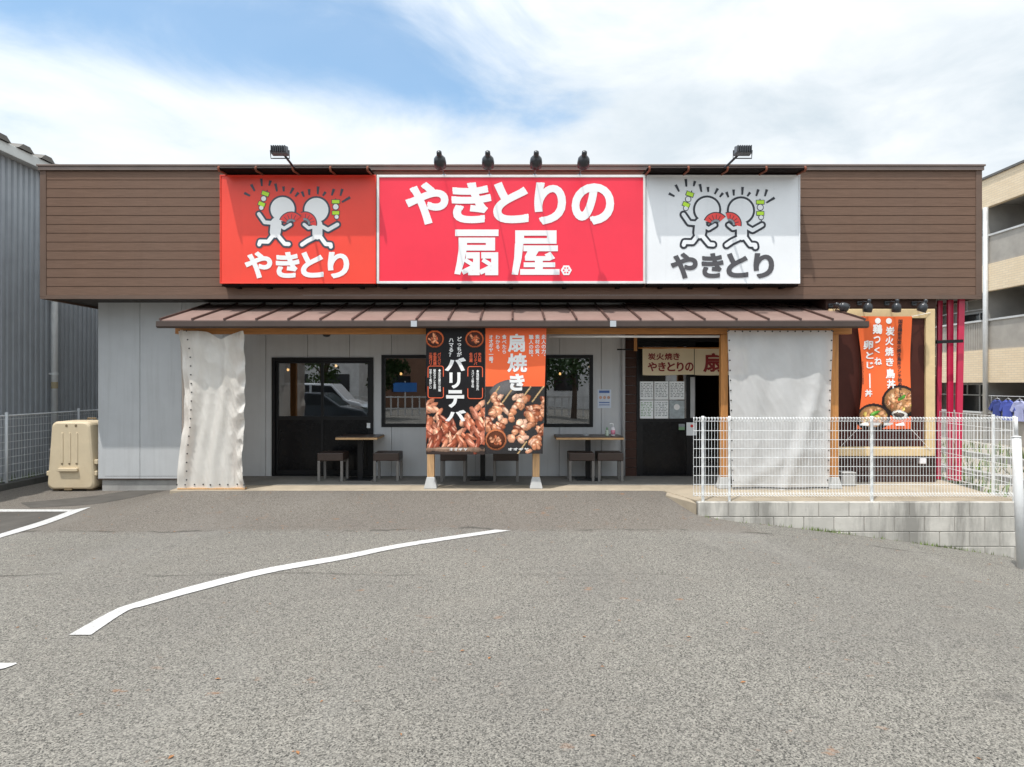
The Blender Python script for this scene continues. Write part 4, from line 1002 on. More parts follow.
banner_grid(img, bxm+.004, bx1, bz0+.01, bz1+.005, bcurve, 'fabric', M['prnt'], bo, tap)
q = lambda x0, x1, y0, y1: (PX(484+x0*65/665., BY), PX(484+x1*65/665., BY), PZ(325+y1*75/767., BY), PZ(325+y0*75/767., BY))
mb = MB(); put_glyph(mb, '扇', *q(245, 418, 90, 275), yb, .03); put_glyph(mb, '焼', *q(240, 440, 290, 482), yb, .03); put_glyph(mb, 'き', *q(262, 415, 500, 672), yb, .045)
for xc, zt, s_ in ((610, 98, '炎人の力、'), (546, 98, '素材の質、'), (482, 100, '職人の技。'), (207, 98, '食べたら'), (140, 98, 'わかる、'), (72, 98, 'オオギヤ一番。')):
    vtext(mb, s_, PX(484+xc*65/665., BY), PZ(325+zt*75/767., BY), .068, yb, .025, 1.03 if len(s_) < 6 else .93)
for i, ch in enumerate('オオギヤ'): put_glyph(mb, ch, *q(245+55*i, 292+55*i, 1256, 1284), yb, .04)
mb.build('white_lettering', M['txtw'], bo)
# upright flag in the board
NY = 10.60
nz1, nz0 = PZ(316.5, NY), PZ(429, NY); nxa, nxb = PX(856.5, NY), PX(911, NY)
def ncurve(x, z): return NY+.015*math.sin(x*9+z*2)+.02*math.sin(z*4)
def nwarp(x, z):
    t_ = (x-nxa)/(nxb-nxa); v = (nz1-z)/(nz1-nz0); return x+(1-t_)*(.10*math.sin(v*math.pi)**1.3)*(1 if v < 1 else 0)
img = np.zeros((170, 82, 3)); img[:] = (.85, .155, .045)
for (cx, cy, rx, ry) in ((64, 128, 32, 25), (22, 152, 26, 21)):
    ellipse(img, cx, cy, rx, ry, .12, (.03, .02, .02), .1); ellipse(img, cx, cy-1, rx-4, ry-5, .12, (.45, .22, .09), .1)
    for j in range(42):
        a = random.uniform(0, 6.28); r = random.random()**.6
        ellipse(img, cx+r*(rx-8)*math.cos(a), cy-1+r*(ry-9)*math.sin(a), random.uniform(3, 6.5), random.uniform(2, 4), random.uniform(0, 3), random.choice([(.70, .33, .14), (.82, .48, .28), (.5, .18, .07), (.85, .62, .15), (.78, .40, .2)]), random.uniform(.2, .6))
    ellipse(img, cx+2, cy-6, 8, 3, -.5, (.12, .42, .05), .3)
ellipse(img, 62, 148, 14, 7, .1, (.75, .72, .66), .5); ellipse(img, 62, 148, 9, 4, .1, (.08, .06, .05), .2)
fl = thing('hanging_flag', ((nxa+nxb)/2, NY, nz0), 'tall orange flag with rice bowls strung inside the cream framed board', 'flag')
banner_grid(img, nxa, nxb, nz0, nz1, ncurve, 'fabric', M['nprnt'], fl, nwarp)
yn = lambda x, z: ncurve(x, z)-.006
q = lambda x, y: (PX(830+x*110/562., NY), PZ(310+y*150/767., NY))
mb = MB()
for ch, (cx, cy), s_ in [('炭', (308, 108), 46), ('火', (306, 158), 44), ('焼', (306, 212), 46), ('き', (308, 266), 42), ('鳥', (308, 325), 50), ('丼', (310, 378), 46), ('鶏', (240, 98), 50), ('つ', (238, 152), 36), ('く', (240, 205), 30), ('ね', (246, 262), 38), ('卵', (196, 178), 46), ('と', (204, 232), 36), ('じ', (206, 282), 34), ('丼', (196, 425), 36)]:
    a = q(cx-s_/2, cy+s_/2); b = q(cx+s_/2, cy-s_/2); put_glyph(mb, ch, a[0], b[0], a[1], b[1], yn, .035)
a = q(200, 400); b = q(207, 325); mb.add([(a[0], yn(*a), a[1]), (b[0], yn(*a), a[1]), (b[0], yn(*b), b[1]), (a[0], yn(*b), b[1])], [(0, 1, 2, 3)])
for (cx, cy) in ((300, 56), (240, 56)): c = q(cx, cy); disc(mb, c[0], c[1], .045, yn(*c))
for i, s_ in enumerate((165, 225, 262, 300)):
    a = q(150+i*60, 575); b = q(195+i*60, 590); mb.add([(a[0], yn(*a), b[1]), (b[0], yn(*a), b[1]), (b[0], yn(*b), a[1]), (a[0], yn(*b), a[1])], [(0, 1, 2, 3)])
mb.build('white_lettering', M['txtw'], fl)
mb = MB(); c = q(358, 48); vtext(mb, '国産鶏使用炭火焼き鳥丼ランチ始めました', c[0], c[1], .066, yn, .025, .98)
c = q(170, 262); vtext(mb, 'テイクアウトできます', c[0], c[1], .036, yn, .015, 1.0); 
mb.build('dark_lettering', M['txtk'], fl)
mb = MB()
fx0, fx1 = 4.955, PX(934.5, GY-.05); fz0, fz1 = PZ(456, GY-.05), PZ(309, GY-.05)
for a, b in (((nxa, NY, nz1), (fx0+.2, GY-.075, fz1-.05)), ((nxb, NY, nz1), (fx1-.08, GY-.075, fz1-.06)), ((nxa+.02, NY, nz0), (fx0+.2, GY-.04, fz0+.16)), ((nxb, NY, nz0), (fx1-.08, GY-.075, fz0+.10))): mb.tube([a, b], .004, 5)
mb.build_each('cord', M['letter'], fl)
# framed board behind the flag
bf = thing('display_board', ((fx0+fx1)/2, GY, fz0), 'large dark red display board in a cream timber frame on the right wall', 'display board')
mb = MB(); frame(mb, fx0, fx1, fz0, fz1, GY-.07, GY-.002, .145); mb.build('frame', M['cream'], bf, bevel=.008)
mb = MB(); mb.box(fx0+.15, fx1-.15, GY-.035, GY-.004, fz0+.15, fz1-.15); mb.build('panel', M['board'], bf)
mb = MB(); 
for k_ in range(3): xx = fx0+.15+(fx1-fx0-.3)*(k_+1)/4; mb.box(xx-.004, xx+.004, GY-.039, GY-.0355, fz0+.151, fz1-.151)
mb.build_each('panel_seam', M['sidingd'], bf)
bl = ['black wall spot turned sideways, leftmost of four over the display board', 'second black spot from the left over the display board', 'third black spot from the left over the display board', 'black spot at the right end over the display board']
for i, (px, py, aim) in enumerate(((843, 306.5, (.9, -.1, -.35)), (868, 307, (-.05, .25, -1)), (896.5, 307, (.05, .25, -1)), (923, 307, (-.3, .25, -1)))):
    p = P(px, py, 10.45); t = thing('wall_spot', (p.x, GY, p.z+.1), bl[i], 'spot lamp', 'spot lamps over the display board')
    spot_parts(t, p, aim)
    m = MB(); e = p-Vector(aim).normalized()*.07; m.tube([e, (e.x, (e.y+GY)/2, e.z+.03), (e.x, GY-.02, e.z+.025)], .012, 8); m.box(e.x-.035, e.x+.035, GY-.025, GY-.001, e.z-.01, e.z+.05); m.build('arm', M['lampblk'], t)
t = thing('outlet_box', P(921, 461, GY), 'small cream outlet cover low on the brown wall by the red poles', 'outlet')
p = P(921, 461, GY); m = MB(); m.box(p.x-.05, p.x+.05, GY-.06, GY-.002, p.z-.04, p.z+.05); m.build('cover', M['bottle'], t, bevel=.012)

# ------------------------------------------------------------------ CURTAINS
def sheet(fn, nu, nv):
    mb = MB()
    for j in range(nv+1):
        for i in range(nu+1): mb.v.append(fn(i/nu, j/nv))
    for j in range(nv):
        for i in range(nu): a = j*(nu+1)+i; mb.f.append((a+nu+1, a+nu+2, a+1, a))
    return mb
def crumple(x, z, sd, sc=1.0):
    p = Vector((x*3.2*sc+sd, z*1.5*sc, sd)); w = mnoise.noise_vector(p*.7)*.6; p += w
    r1 = 1-abs(mnoise.noise(p)); r2 = 1-abs(mnoise.noise(p*2.3+Vector((7, 1, 3)))); r3 = 1-abs(mnoise.noise(p*5.1+Vector((2, 9, 4))))
    return r1**3*.055+r2**4*.028+r3**4*.012
def eyelets(mb, pts, r=.011):
    for p in pts: mb.lathe((p[0], p[1]-.004, p[2]), [(r, 0), (r, .006)], 8, (0, -1, 0))
VY = 9.985
def cur_r(u, v):
    py = 330.5+v*159.5; xl = 727+4.5*v; xr = 832.5-4*v
    sag = 3.0*math.sin(u*math.pi)*(1-v)**4*0
    px = xl+(xr-xl)*u
    fold = .022*math.sin(u*9+v*2.2)*(.3+.7*v)+.010*math.sin(u*23+v*3+1)+.045*math.exp(-((u-(.95-.42*v**1.4))/.07)**2)*min(1, v*1.6)-.02*math.exp(-((u-(.86-.40*v**1.3))/.05)**2)*v
    fold += .05*math.sin(u*math.pi)*math.sin(v*math.pi)*.6+.018*math.exp(-((v-.86-.1*math.cos(u*4))/.05)**2)
    p = P(px, py, VY); fold += .22*crumple(p.x+p.z*.3, p.z*.6, 3.7, .8); return (p.x, VY-fold, p.z)
rc = thing('vinyl_curtain', (PX(780, VY), VY, 0), 'flat translucent vinyl curtain hung between posts beside the entrance', 'curtain')
sheet(cur_r, 90, 130).build('sheet', M['vinyl'], rc, smooth=True)
mb = MB(); eyelets(mb, [cur_r(.012, k_/16) for k_ in range(17)]+[cur_r(.988, k_/16) for k_ in range(17)]+[cur_r(k_/14, .006) for k_ in range(15)]); mb.build_each('eyelet', M['eyelet'], rc)
mb = MB(); mb.tube([cur_r(k_/20, .985) for k_ in range(21)], .010, 6); mb.build('hem_rod', M['eyelet'], rc)
def lerp_tab(tab, v):
    return float(np.interp(v, [a for a, b in tab], [b for a, b in tab]))
LT = [(0, 178), (.12, 181), (.4, 184.5), (.6, 183), (.8, 178.5), (1, 177)]; RT = [(0, 245), (.3, 244.5), (.6, 244), (.85, 242.5), (.93, 244), (1, 245.5)]
def cur_l(u, v):
    py = 331+v*157.5; px = lerp_tab(LT, v)+(lerp_tab(RT, v)-lerp_tab(LT, v))*u
    py += 8*math.exp(-((u-.66)/.16)**2)*(1-v)**5
    f = .030*math.sin(u*11+v*3.0-1.0)*(.5+.5*v)+.018*math.sin(u*27+v*7)+.045*math.exp(-((u-.12)/.05)**2)
    f += .040*math.sin((u-.6)*16-v*7)*math.exp(-((u-.83)/.16)**2)*(1-.3*v)+.03*math.sin(v*46+u*9)*math.exp(-((u-.97)/.07)**2)
    f += .07*math.exp(-((u-.62-.3*v)/.10)**2)*math.exp(-v*2.5)+.02*math.sin(v*30)*math.exp(-((u-.04)/.06)**2)
    f += .03*math.sin(9*u-14*v)*math.exp(-((v-.12)/.12)**2)
    p = P(px, py, VY); f = .62*f+(.16+.42*max(0, (u-.62)/.38)+.3*math.exp(-v*9))*crumple(p.x*1.3+p.z*.22, p.z*.75, 1.3); return (p.x, VY+.02-f, p.z)
lc = thing('vinyl_curtain', (PX(211, VY), VY, 0), 'crumpled whitish vinyl curtain gathered at the left end of the canopy', 'curtain')
sheet(cur_l, 110, 240).build('sheet', M['vinyld'], lc, smooth=True)
mb = MB(); eyelets(mb, [cur_l(.14, k_/18) for k_ in range(19)]+[cur_l(k_/8, .975) for k_ in range(9)]); mb.build_each('eyelet', M['eyelet'], lc)
def cur_s(u, v):                                      # return of the curtain along the canopy end
    y = VY+.04+u*1.2; x = PX(180, VY)-.02+.03*math.sin(u*22+v*3)+.04*v*math.sin(u*9); return (x, y, 2.34-v*2.3)
sheet(cur_s, 40, 30).build('side_sheet', M['vinyld'], lc, smooth=True)
mb = MB(); mb.box(PX(178, VY), PX(245, VY), VY-.02, VY+.08, .004, .024); mb.build('bottom_batten', M['woodp'], lc)
# shop curtain (noren)
NOY = 11.18; nn = thing('shop_curtain', (PX(690, NOY), NOY, PZ(376, NOY)), 'beige split shop curtain with dark red lettering over the entrance', 'shop curtain')
def ny_(x, z): return NOY+.008*math.sin(x*11)+.006*math.sin(x*23+z*4)
npan = []
for a, b in ((642.5, 694.2), (694.9, 748)):
    def f_(u, v, a=a, b=b):
        px = a+(b-a)*u; p = P(px, 348.5+26.5*v+.4*math.sin(u*5), NOY); return (p.x, ny_(p.x, p.z), p.z)
    npan.append(sheet(f_, 30, 12).build('cloth_panel', M['noren'], nn, smooth=True))
mb = MB(); yy_ = lambda x, z: ny_(x, z)-.004
q = lambda x0, x1, y0, y1: (PX(635+x0/7.3, NOY), PX(635+x1/7.3, NOY), PZ(335+y1/7.3, NOY), PZ(335+y0/7.3, NOY))
htext(mb, '炭火焼き', [q(95, 150, 132, 182), q(155, 213, 132, 182), q(217, 272, 132, 182), q(278, 326, 132, 182)], yy_, .03)
htext(mb, 'やきとりの', [q(93, 160, 198, 265), q(170, 225, 198, 265), q(235, 292, 198, 265), q(303, 355, 198, 267), q(365, 428, 200, 265)], yy_, .035)
mb.build('lettering', M['maroon'], npan[0]); mb = MB()
htext(mb, '扇屋', [q(498, 640, 132, 270), q(662, 800, 132, 270)], yy_, .03)
mb.build('lettering', M['maroon'], npan[1])
mb = MB(); mb.tube([P(638, 348, NOY), P(752, 348, NOY)], .012, 8); mb.build('rod', M['woodh'], nn, smooth=True)

# ------------------------------------------------------------------ TABLES AND STOOLS
def make_table(loc, w, label):
    x, y, z = loc; t = thing('terrace_table', loc, label, 'table', 'tables on the terrace'); h = .71
    m = MB(); m.box(x-w/2, x+w/2, y-.30, y+.30, h-.012, h); m.build('table_top', M['tabled'], t, bevel=.003)
    m = MB(); m.box(x-w/2-.004, x+w/2+.004, y-.304, y+.304, h-.045, h-.0125); m.build('edge_band', M['table'], t, bevel=.003)
    m = MB(); m.box(x-.04, x+.04, y-.04, y+.04, .02, h-.046); m.build('pedestal', M['black'], t)
    m = MB(); m.box(x-.2, x+.2, y-.2, y+.2, .0065, .02); m.build('foot_plate', M['black'], t, bevel=.005)
    return t
TYc = 11.04
make_table((PX(356.5, 10.75), TYc, 0), .65, 'small square table in front of the sliding door')
make_table((PX(482, 10.75), TYc, 0), .80, 'terrace table half hidden behind the two hanging banners')
make_table((PX(590, 10.75), TYc, 0), 1.06, 'wider table with bottles on it under the right window')
st0 = None
stl = [(317, 'dark wooden stool to the left of the small square table'), (373, 'dark wooden stool to the right of the small square table'), (440, 'dark stool seen below the black banner'), (493, 'dark stool seen below the orange banner'), (569, 'left stool of the pair at the table with bottles'), (598, 'right stool of the pair at the table with bottles, next to the pipe')]
for px, lab in stl:
    w = .405; xl = PX(px, 10.74); x = xl+w/2; loc = Vector((x, 10.95, 0))
    if st0 is None:
        t = st0 = thing('stool', loc, lab, 'stool', 'dark wooden stools on the terrace')
        m = MB(); m.box(x-w/2, x+w/2, 10.75, 11.15, .33, .455); m.build('seat', M['seat'], t, bevel=.012)
        for sx in (-1, 1):
            for yy in (10.772, 11.128):
                m = MB(); m.box(x+sx*(w/2-.022)-.02, x+sx*(w/2-.022)+.02, yy-.02, yy+.02, .0065, .33); m.build('leg', M['leg'], t, bevel=.003)
        m = MB()
        for sx in (-1, 1): m.box(x+sx*(w/2-.022)-.012, x+sx*(w/2-.022)+.012, 10.793, 11.107, .30, .329)
        m.build('rail', M['leg'], t)
    else: copy_thing(st0, loc, lab)
# bottles
p = P(613, 434, 10.95); p.z = .71; t = thing('pump_bottle', p, 'white and pink pump bottle on the right table', 'bottle')
m = MB(); m.lathe(p+Vector((0, 0, .001)), [(.030, 0), (.034, .01), (.034, .11), (.026, .135), (.012, .145)], 14); m.build('bottle_body', M['bottle'], t, smooth=True)
m = MB(); m.lathe(p+Vector((0, 0, .025)), [(.0352, 0), (.0352, .07)], 14); m.build('label_band', M['pink'], t, smooth=True)
m = MB(); m.tube([p+Vector((0, 0, .145)), p+Vector((0, 0, .195)), p+Vector((-.03, 0, .2)), p+Vector((-.055, 0, .19))], .009, 8); m.build('pump', M['letter'], t, smooth=True)
p = P(607, 434, 10.95); p.z = .71; t = thing('sauce_bottle', p, 'small clear green bottle beside the pump bottle', 'bottle')
m = MB(); m.lathe(p+Vector((0, 0, .001)), [(.028, 0), (.03, .01), (.03, .07), (.015, .1)], 12); m.build('bottle_body', pbr('pale_green_plastic', (.45, .52, .42), .4), t, smooth=True)
m = MB(); m.lathe(p+Vector((0, 0, .1)), [(.017, 0), (.017, .03), (.008, .035)], 12); m.build('cap', M['bgreen'], t, smooth=True)
p = P(586, 434.5, 10.95); p.z = .71; t = thing('ashtray', p, 'low grey dish on the right table', 'dish')
m = MB(); m.lathe(p+Vector((0, 0, .001)), [(.04, 0), (.055, .025), (.048, .025), (.036, .008)], 16); m.build('dish', M['greyt'], t, smooth=True)

# ------------------------------------------------------------------ RED POLES
rp = thing('red_pole_frame', (PX(950, 10.9), 10.9, 0), 'three leaning crimson poles tied by a black bar at the building corner', 'pole frame')
for (xt, xb, yb_, w, yd) in ((939.8, 937.8, 470, 4.5, 11.0), (950, 950, 472, 5.5, 10.9), (961.2, 957.5, 473, 6, 10.8)):
    a = P(xt, 300.5, yd); b = P(xb, yb_, yd); b.z = .01; a.z = 2.885; ww = w*yd/F
    d = (b-a); b = a+d*((a.z-.01)/(a.z-b.z))
    m = MB(); m.obox(a, b, ww, .045, (0, 1, 0)); m.build('pole', M['crimson'], rp, bevel=.004)
m = MB(); m.obox(P(937, 342, 10.70), P(963, 341, 10.70), .02, .05); m.box(PX(936.5, 10.7), PX(939, 10.7), 10.72, 11.05, PZ(343.5, 10.7), PZ(340, 10.7)); m.build('tie_bar', M['black'], rp)

# ------------------------------------------------------------------ WHITE MESH FENCE (front) with short return
def wire_panel(mb, a, b, z0, z1, nv, hs, r=.0042, curl=True, front=(0, -1, 0)):
    a = Vector(a); b = Vector(b); fr = Vector(front)
    for i in range(nv+1):
        p = a+(b-a)*i/nv
        if curl:
            pts = [p+Vector((0, 0, z0+.06)), p+fr*.035+Vector((0, 0, z0+.03)), p+Vector((0, 0, z0)), p+Vector((0, 0, z0+.06)), p+Vector((0, 0, z1-.06)), p+Vector((0, 0, z1)), p+fr*.035+Vector((0, 0, z1-.03)), p+Vector((0, 0, z1-.06))]
            mb.tube(pts[3:], r, 4); mb.tube(pts[:4], r, 4)
        else: mb.tube([p+Vector((0, 0, z0)), p+Vector((0, 0, z1))], r, 4)
    off = Vector((0, .006, 0)) if abs(fr.y) > .5 else Vector((.006, 0, 0))
    for z in hs: mb.tube([a+off+Vector((0, 0, z)), b+off+Vector((0, 0, z))], max(r*1.15, .0036), 5)
fe = thing('mesh_fence', (4.5, 9.0, 0), 'white welded wire mesh fence on the block wall', 'fence')
FYy = 8.99; ztop = PZ(417, FYy); x0f, x1f = PX(693.5, FYy), PX(1014, FYy)
hs = [.075, .105]+list(np.arange(.22, ztop-.1, .118))+[ztop-.055, ztop-.012]
mb = MB(); wire_panel(mb, (x0f, FYy, 0), (x1f, FYy, 0), .06, ztop, int((x1f-x0f)/.0395), hs, .0027); mb.build('wire_panel', M['fencew'], fe)
for px in (703, 729.5, 872, 1014.5):
    x = PX(px, FYy+.03); r = .021 if px != 729.5 else .018
    m = MB(); m.tube([(x, FYy+.038, -.003), (x, FYy+.038, ztop-.008)], r, 12); m.lathe((x, FYy+.038, ztop-.0085), [(r+.003, 0), (r+.003, .012), (r*.5, .02)], 12); m.build('post', M['fencew'], fe, smooth=False)
fe2 = thing('mesh_fence', (x1f+.02, 10.2, 0), 'white wire mesh fence return going back beside the gravel lot', 'fence')
mb = MB(); wire_panel(mb, (x1f+.03, 9.10, 0), (x1f+.9, 16.0, 0), .06, ztop, 70, hs[::2], .0035, False, (-1, 0, 0)); mb.build('wire_panel', M['fencew'], fe2)
for y in (9.52, 11.5, 13.7, 15.9):
    x = x1f+.045+.87*(y-9.1)/6.9; m = MB(); m.tube([(x, y, -.5), (x, y, ztop+.01)], .022, 10); m.build('post', M['fencew'], fe2)
wp = thing('white_pole', (PX(1021.5, 8.1), 8.1, -.72), 'thick white leaning pole at the end of the block wall', 'pole')
a = P(1022, 577, 8.1); a.z = g(a.x, 8.1)-.03; b = P(1016.3, 437, 8.1)
m = MB(); m.tube([a, b], [.052, .048], 18); m.build('lower_tube', M['polew'], wp, smooth=True)
c = P(1015.8, 417, 8.1); m = MB(); m.tube([b, c], .020, 14); m.lathe(b-Vector((0, 0, .004)), [(.051, 0), (.049, .012), (.02, .02)], 16); m.build('upper_tube', M['polew'], wp, smooth=True)

# low weathered box and grey meter behind fence
t = thing('utility_box', P(846, 480, 10.6), 'small pale concrete utility box standing behind the fence near the corner post', 'box')
p = P(846, 481, 10.4); p.z = 0; m = MB(); m.box(p.x-.10, p.x+.10, 10.3, 10.5, .002, .19); m.build('case', M['base'], t, bevel=.012)
m = MB(); m.box(p.x-.105, p.x+.105, 10.29, 10.51, .191, .21); m.build('lid', M['base'], t, bevel=.006)

# ------------------------------------------------------------------ LEFT: warehouse, fence, kerb, beige box
wx = -9.3; wz = 5.72
wh = thing('corrugated_warehouse', (wx, 18, -.28), 'blue grey corrugated metal building left of the restaurant', 'building')
mb = MB(); pit = .15; y = 7.5
pts = []
while y < 27: pts += [(wx, y), (wx, y+.07), (wx-.035, y+.088), (wx-.035, y+.132)]; y += pit
for (x, yy) in pts: mb.v += [(x, yy, -.3), (x, yy, wz)]
for i in range(len(pts)-1): a = 2*i; mb.f.append((a, a+2, a+3, a+1))
mb.build('wall', M['corr'], wh)
mb = MB(); mb.box(wx-8, wx-.04, 7.5, 7.56, -.3, wz); mb.box(wx-8, wx-.04, 26.9, 26.96, -.3, wz); mb.box(wx-8, wx-7.9, 7.56, 26.9, -.3, wz); mb.build('end_wall', M['corr'], wh)
mb = MB(); mb.xprism([(7.2, wz+.0), (27.2, wz+.0), (27.2, wz+.19), (7.2, wz+.19)], wx-.05, wx+.16); mb.build('eave_gutter', M['eave'], wh, bevel=.01)
mb = MB(); y = 7.2
while y < 27:
    mb.add([(wx+.20, y, wz+.192), (wx+.20, y+.12, wz+.29), (wx+.20, y+.30, wz+.29), (wx+.20, y+.42, wz+.192), (wx-8, y, wz+1.0), (wx-8, y+.12, wz+1.1), (wx-8, y+.30, wz+1.1), (wx-8, y+.42, wz+1.0)], [(0, 3, 2, 1), (0, 1, 5, 4), (1, 2, 6, 5), (2, 3, 7, 6)]); y += .60
mb.build('folded_roof', M['tin'], wh)
yy = 9.17*683/456.
mb = MB(); mb.tube([(wx+.10, yy, -.2), (wx+.10, yy, wz-.02)], .058, 14); pp = mb.build('downpipe', M['pvc'], wh, smooth=True)
mb = MB()
for zz in (3.2, 1.72, .2): mb.lathe((wx+.10, yy, zz), [(.066, 0), (.066, .05)], 14); mb.box(wx, wx+.06, yy-.02, yy+.02, zz+.01, zz+.04)
mb.build_each('pipe_clip', M['pvc'], pp)
mb = MB(); mb.lathe((wx+.10, yy, 1.45), [(.061, 0), (.061, .13)], 14); mb.build('tape_wrap', M['tape'], pp)
lf = thing('wire_fence', (-8.65, 12.5, -.26), 'grey wire fence with posts before the corrugated building', 'fence')
mb = MB(); fx = -8.62; lz = 1.0
for i in range(126): y = 9.0+i*.07; mb.tube([(fx, y, -.12), (fx, y, lz)], .0034, 4)
for z in list(np.arange(-.1, lz, .13))+[lz]: mb.tube([(fx+.004, 8.9, z), (fx+.004, 17.8, z)], .0055 if z < lz else .016, 5)
mb.build('wire_panel', M['fenceg'], lf)
for y in (9.6, 11.62, 13.55, 15.6, 17.6):
    m = MB(); m.tube([(fx+.02, y, -.25), (fx+.02, y, lz+.06)], .025, 10); m.build('post', M['fenceg'], lf, smooth=True)
mb = MB(); mb.box(-8.72, -8.55, 6, 18, -.35, -.14); struct(mb.build('kerb', M['kerb'], bevel=.015), 'dark concrete kerb under the wire fence at left', 'kerb')
mb = MB()
for i in range(900):
    y = random.uniform(8, 17.5); x = random.uniform(-9.2, -8.74); h = random.uniform(.05, .22); a = random.uniform(0, 6.28); l = random.uniform(.03, .09)
    dx, dy = math.cos(a)*.012, math.sin(a)*.012
    mb.add([(x-dx, y-dy, -.29), (x+dx, y+dy, -.29), (x+math.cos(a+1.5)*l, y+math.sin(a+1.5)*l, -.29+h)], [(0, 1, 2)])
tag(mb.build('grass', M['weed']), 'strip of short grass along the corrugated wall', 'grass', kind='stuff')

def beige_box():
    Y0 = 11.37; zb = g(-7.3, 11.4)
    x0, x1 = PX(46.5, Y0), PX(94.5, Y0); zt = PZ(421.5, Y0)
    t = thing('plastic_storage_box', ((x0+x1)/2, Y0+.4, zb), 'beige plastic box with ribbed tapered front standing left of the shop', 'storage box')
    h = zt-zb
    # rounded trapezoid lofted back
    def outline(in_, y, top_in=.07):
        pts = []; n = 5
        def corner(cx, cz, r, a0):
            for k_ in range(n+1): a = R(a0+90*k_/n); pts.append((cx+r*math.cos(a), y, cz+r*math.sin(a)))
        r = .09
        corner(x1-in_-top_in-r, zt-in_-r, r, 0); corner(x0+in_+top_in+r, zt-in_-r, r, 90); corner(x0+in_+r, zb+in_+r+.03, r, 180); corner(x1-in_-r, zb+in_+r+.03, r, 270)
        return pts
    m = MB(); rings = [outline(.035, Y0), outline(.008, Y0+.02), outline(0, Y0+.06), outline(0, Y0+.5), outline(.02, Y0+.75), outline(.05, Y0+.8)]; n = len(rings[0])
    for r_ in rings: m.v += r_
    for i in range(len(rings)-1):
        for j in range(n): a = i*n+j; b = i*n+(j+1) % n; m.f.append((a, b, b+n, a+n))
    m.f.append(tuple(reversed(range(n)))); m.f.append(tuple((len(rings)-1)*n+j for j in range(n)))
    m.build('body', M['tank'], t, fixn=True, bevel=.006)
    sc_ = 906/260.
    def Q(x, y): return PX(x/sc_, Y0), PZ(290+y/sc_, Y0)
    m = MB(); d = MB()
    for xx in (217, 243, 268):
        a = Q(xx-5, 497); b = Q(xx+5, 608); d.box(a[0]+.03, b[0]-.045, Y0-.003, Y0+.01, b[1], a[1]); d.box(a[0]+.03, b[0]-.02, Y0-.005, Y0+.01, b[1]-.015, b[1]+.02)
        m.box(b[0]-.044, b[0]-.005, Y0-.012, Y0+.01, b[1]+.02, a[1])
    m.build_each('rib', M['tank'], t, bevel=.008); 
    for xx in (232, 265): a = Q(xx, 473); disc(d, a[0], a[1], .022, Y0-.004, 12)
    a = Q(238, 690); d.box(a[0]-.07, a[0]+.06, Y0-.006, Y0+.02, zb+.02, zb+.065)
    d.build('slot', M['tankd'], t)
    m = MB(); a = Q(206, 620); b = Q(274, 632); m.box(a[0], b[0], Y0-.045, Y0+.005, b[1], a[1]); m.build('ledge', M['tank'], t, bevel=.01)
    m = MB()
    for xx, zz in ((163, 640), (327, 640), (330, 600)):
        a = Q(xx, zz); m.box(a[0]-.03, a[0]+.03, Y0+.03, Y0+.12, a[1]-.04, a[1]+.04)
    m.build_each('lug', M['tank'], t, bevel=.012)
    m = MB(); m.tube([((x0+x1)/2-.02, Y0+.5, zt-.02), ((x0+x1)/2-.02, Y0+.5, zt+.03), ((x0+x1)/2+.12, Y0+.5, zt+.03), ((x0+x1)/2+.12, Y0+.5, zt-.02)], .012, 8); m.build('handle', M['tankd'], t)
    m = MB()
    for xx in (x0+.12, x1-.12): m.box(xx-.06, xx+.06, Y0+.08, Y0+.7, zb+.001, zb+.032)
    m.build_each('foot', M['tankd'], t)
beige_box()

# ------------------------------------------------------------------ RIGHT: gravel lot, apartment house, laundry
mb = MB(); mb.zprism([(6.74, 9.05), (40, 9.05), (40, 60), (7.0, 60), (7.0, 12.21), (6.97, 12.21), (6.97, 11.3), (6.74, 9.6)], -1.3, -.32); struct(mb.build('gravel_ground', M['gravel']), 'pale gravel lot between the restaurant and the apartment house', 'ground')
for k_, (x, y0, y1) in enumerate(((9.2, 10, 26), (11.6, 10, 30))):
    mb = MB(); mb.box(x-.09, x+.09, y0, y1, -.5, -.17); struct(mb.build('kerb', M['plinth'], bevel=.015), ('pale concrete kerb crossing the gravel lot near the shop', 'pale concrete kerb crossing the gravel lot near the apartments')[k_], 'kerb')
mb = MB()
for i in range(1000):
    cx, cy = random.choice([(8.4, 13), (10.4, 15), (10.6, 17.5), (12.8, 17), (13.2, 20), (9.9, 19.5), (12.6, 23), (8.3, 16)]); x = random.gauss(cx, .45); y = random.gauss(cy, 1.0)
    h = random.uniform(.06, .34); a = random.uniform(0, 6.28); l = random.uniform(.03, .16); dx, dy = math.cos(a)*.02, math.sin(a)*.02
    mb.add([(x-dx, y-dy, -.32), (x+dx, y+dy, -.32), (x+math.cos(a+1.5)*l, y+math.sin(a+1.5)*l, -.32+h)], [(0, 1, 2)])
tag(mb.build('weeds', M['weed']), 'tufts of green weeds growing through the gravel', 'weeds', kind='stuff')
AX = 15.0; AY0, AY1 = 13.0, 33.0
ap = thing('apartment_building', (AX+4, 23, -.42), 'three storey beige tiled apartment house with balconies on the right', 'building')
tops = [8.02, 5.31, 2.62]; bots = [7.12, 4.46, 1.58]
mb = MB()
for zt, zb in zip(tops, bots):
    mb.box(AX, AX+.16, AY0, AY1, zb, zt); mb.box(AX+.16, AX+8, AY0-.0, AY0+.2, zb, zt)
mb.build('tile_band', M['aptt'], ap)
mb = MB(); mb.box(AX-.05, AX+8, AY0-.05, AY1, 8.022, 8.09); mb.build('coping', M['aptd'], ap)
mb = MB()
for zb in bots: mb.box(AX+.161, AX+1.35, AY0+.2, AY1, zb+.10, zb+.24)
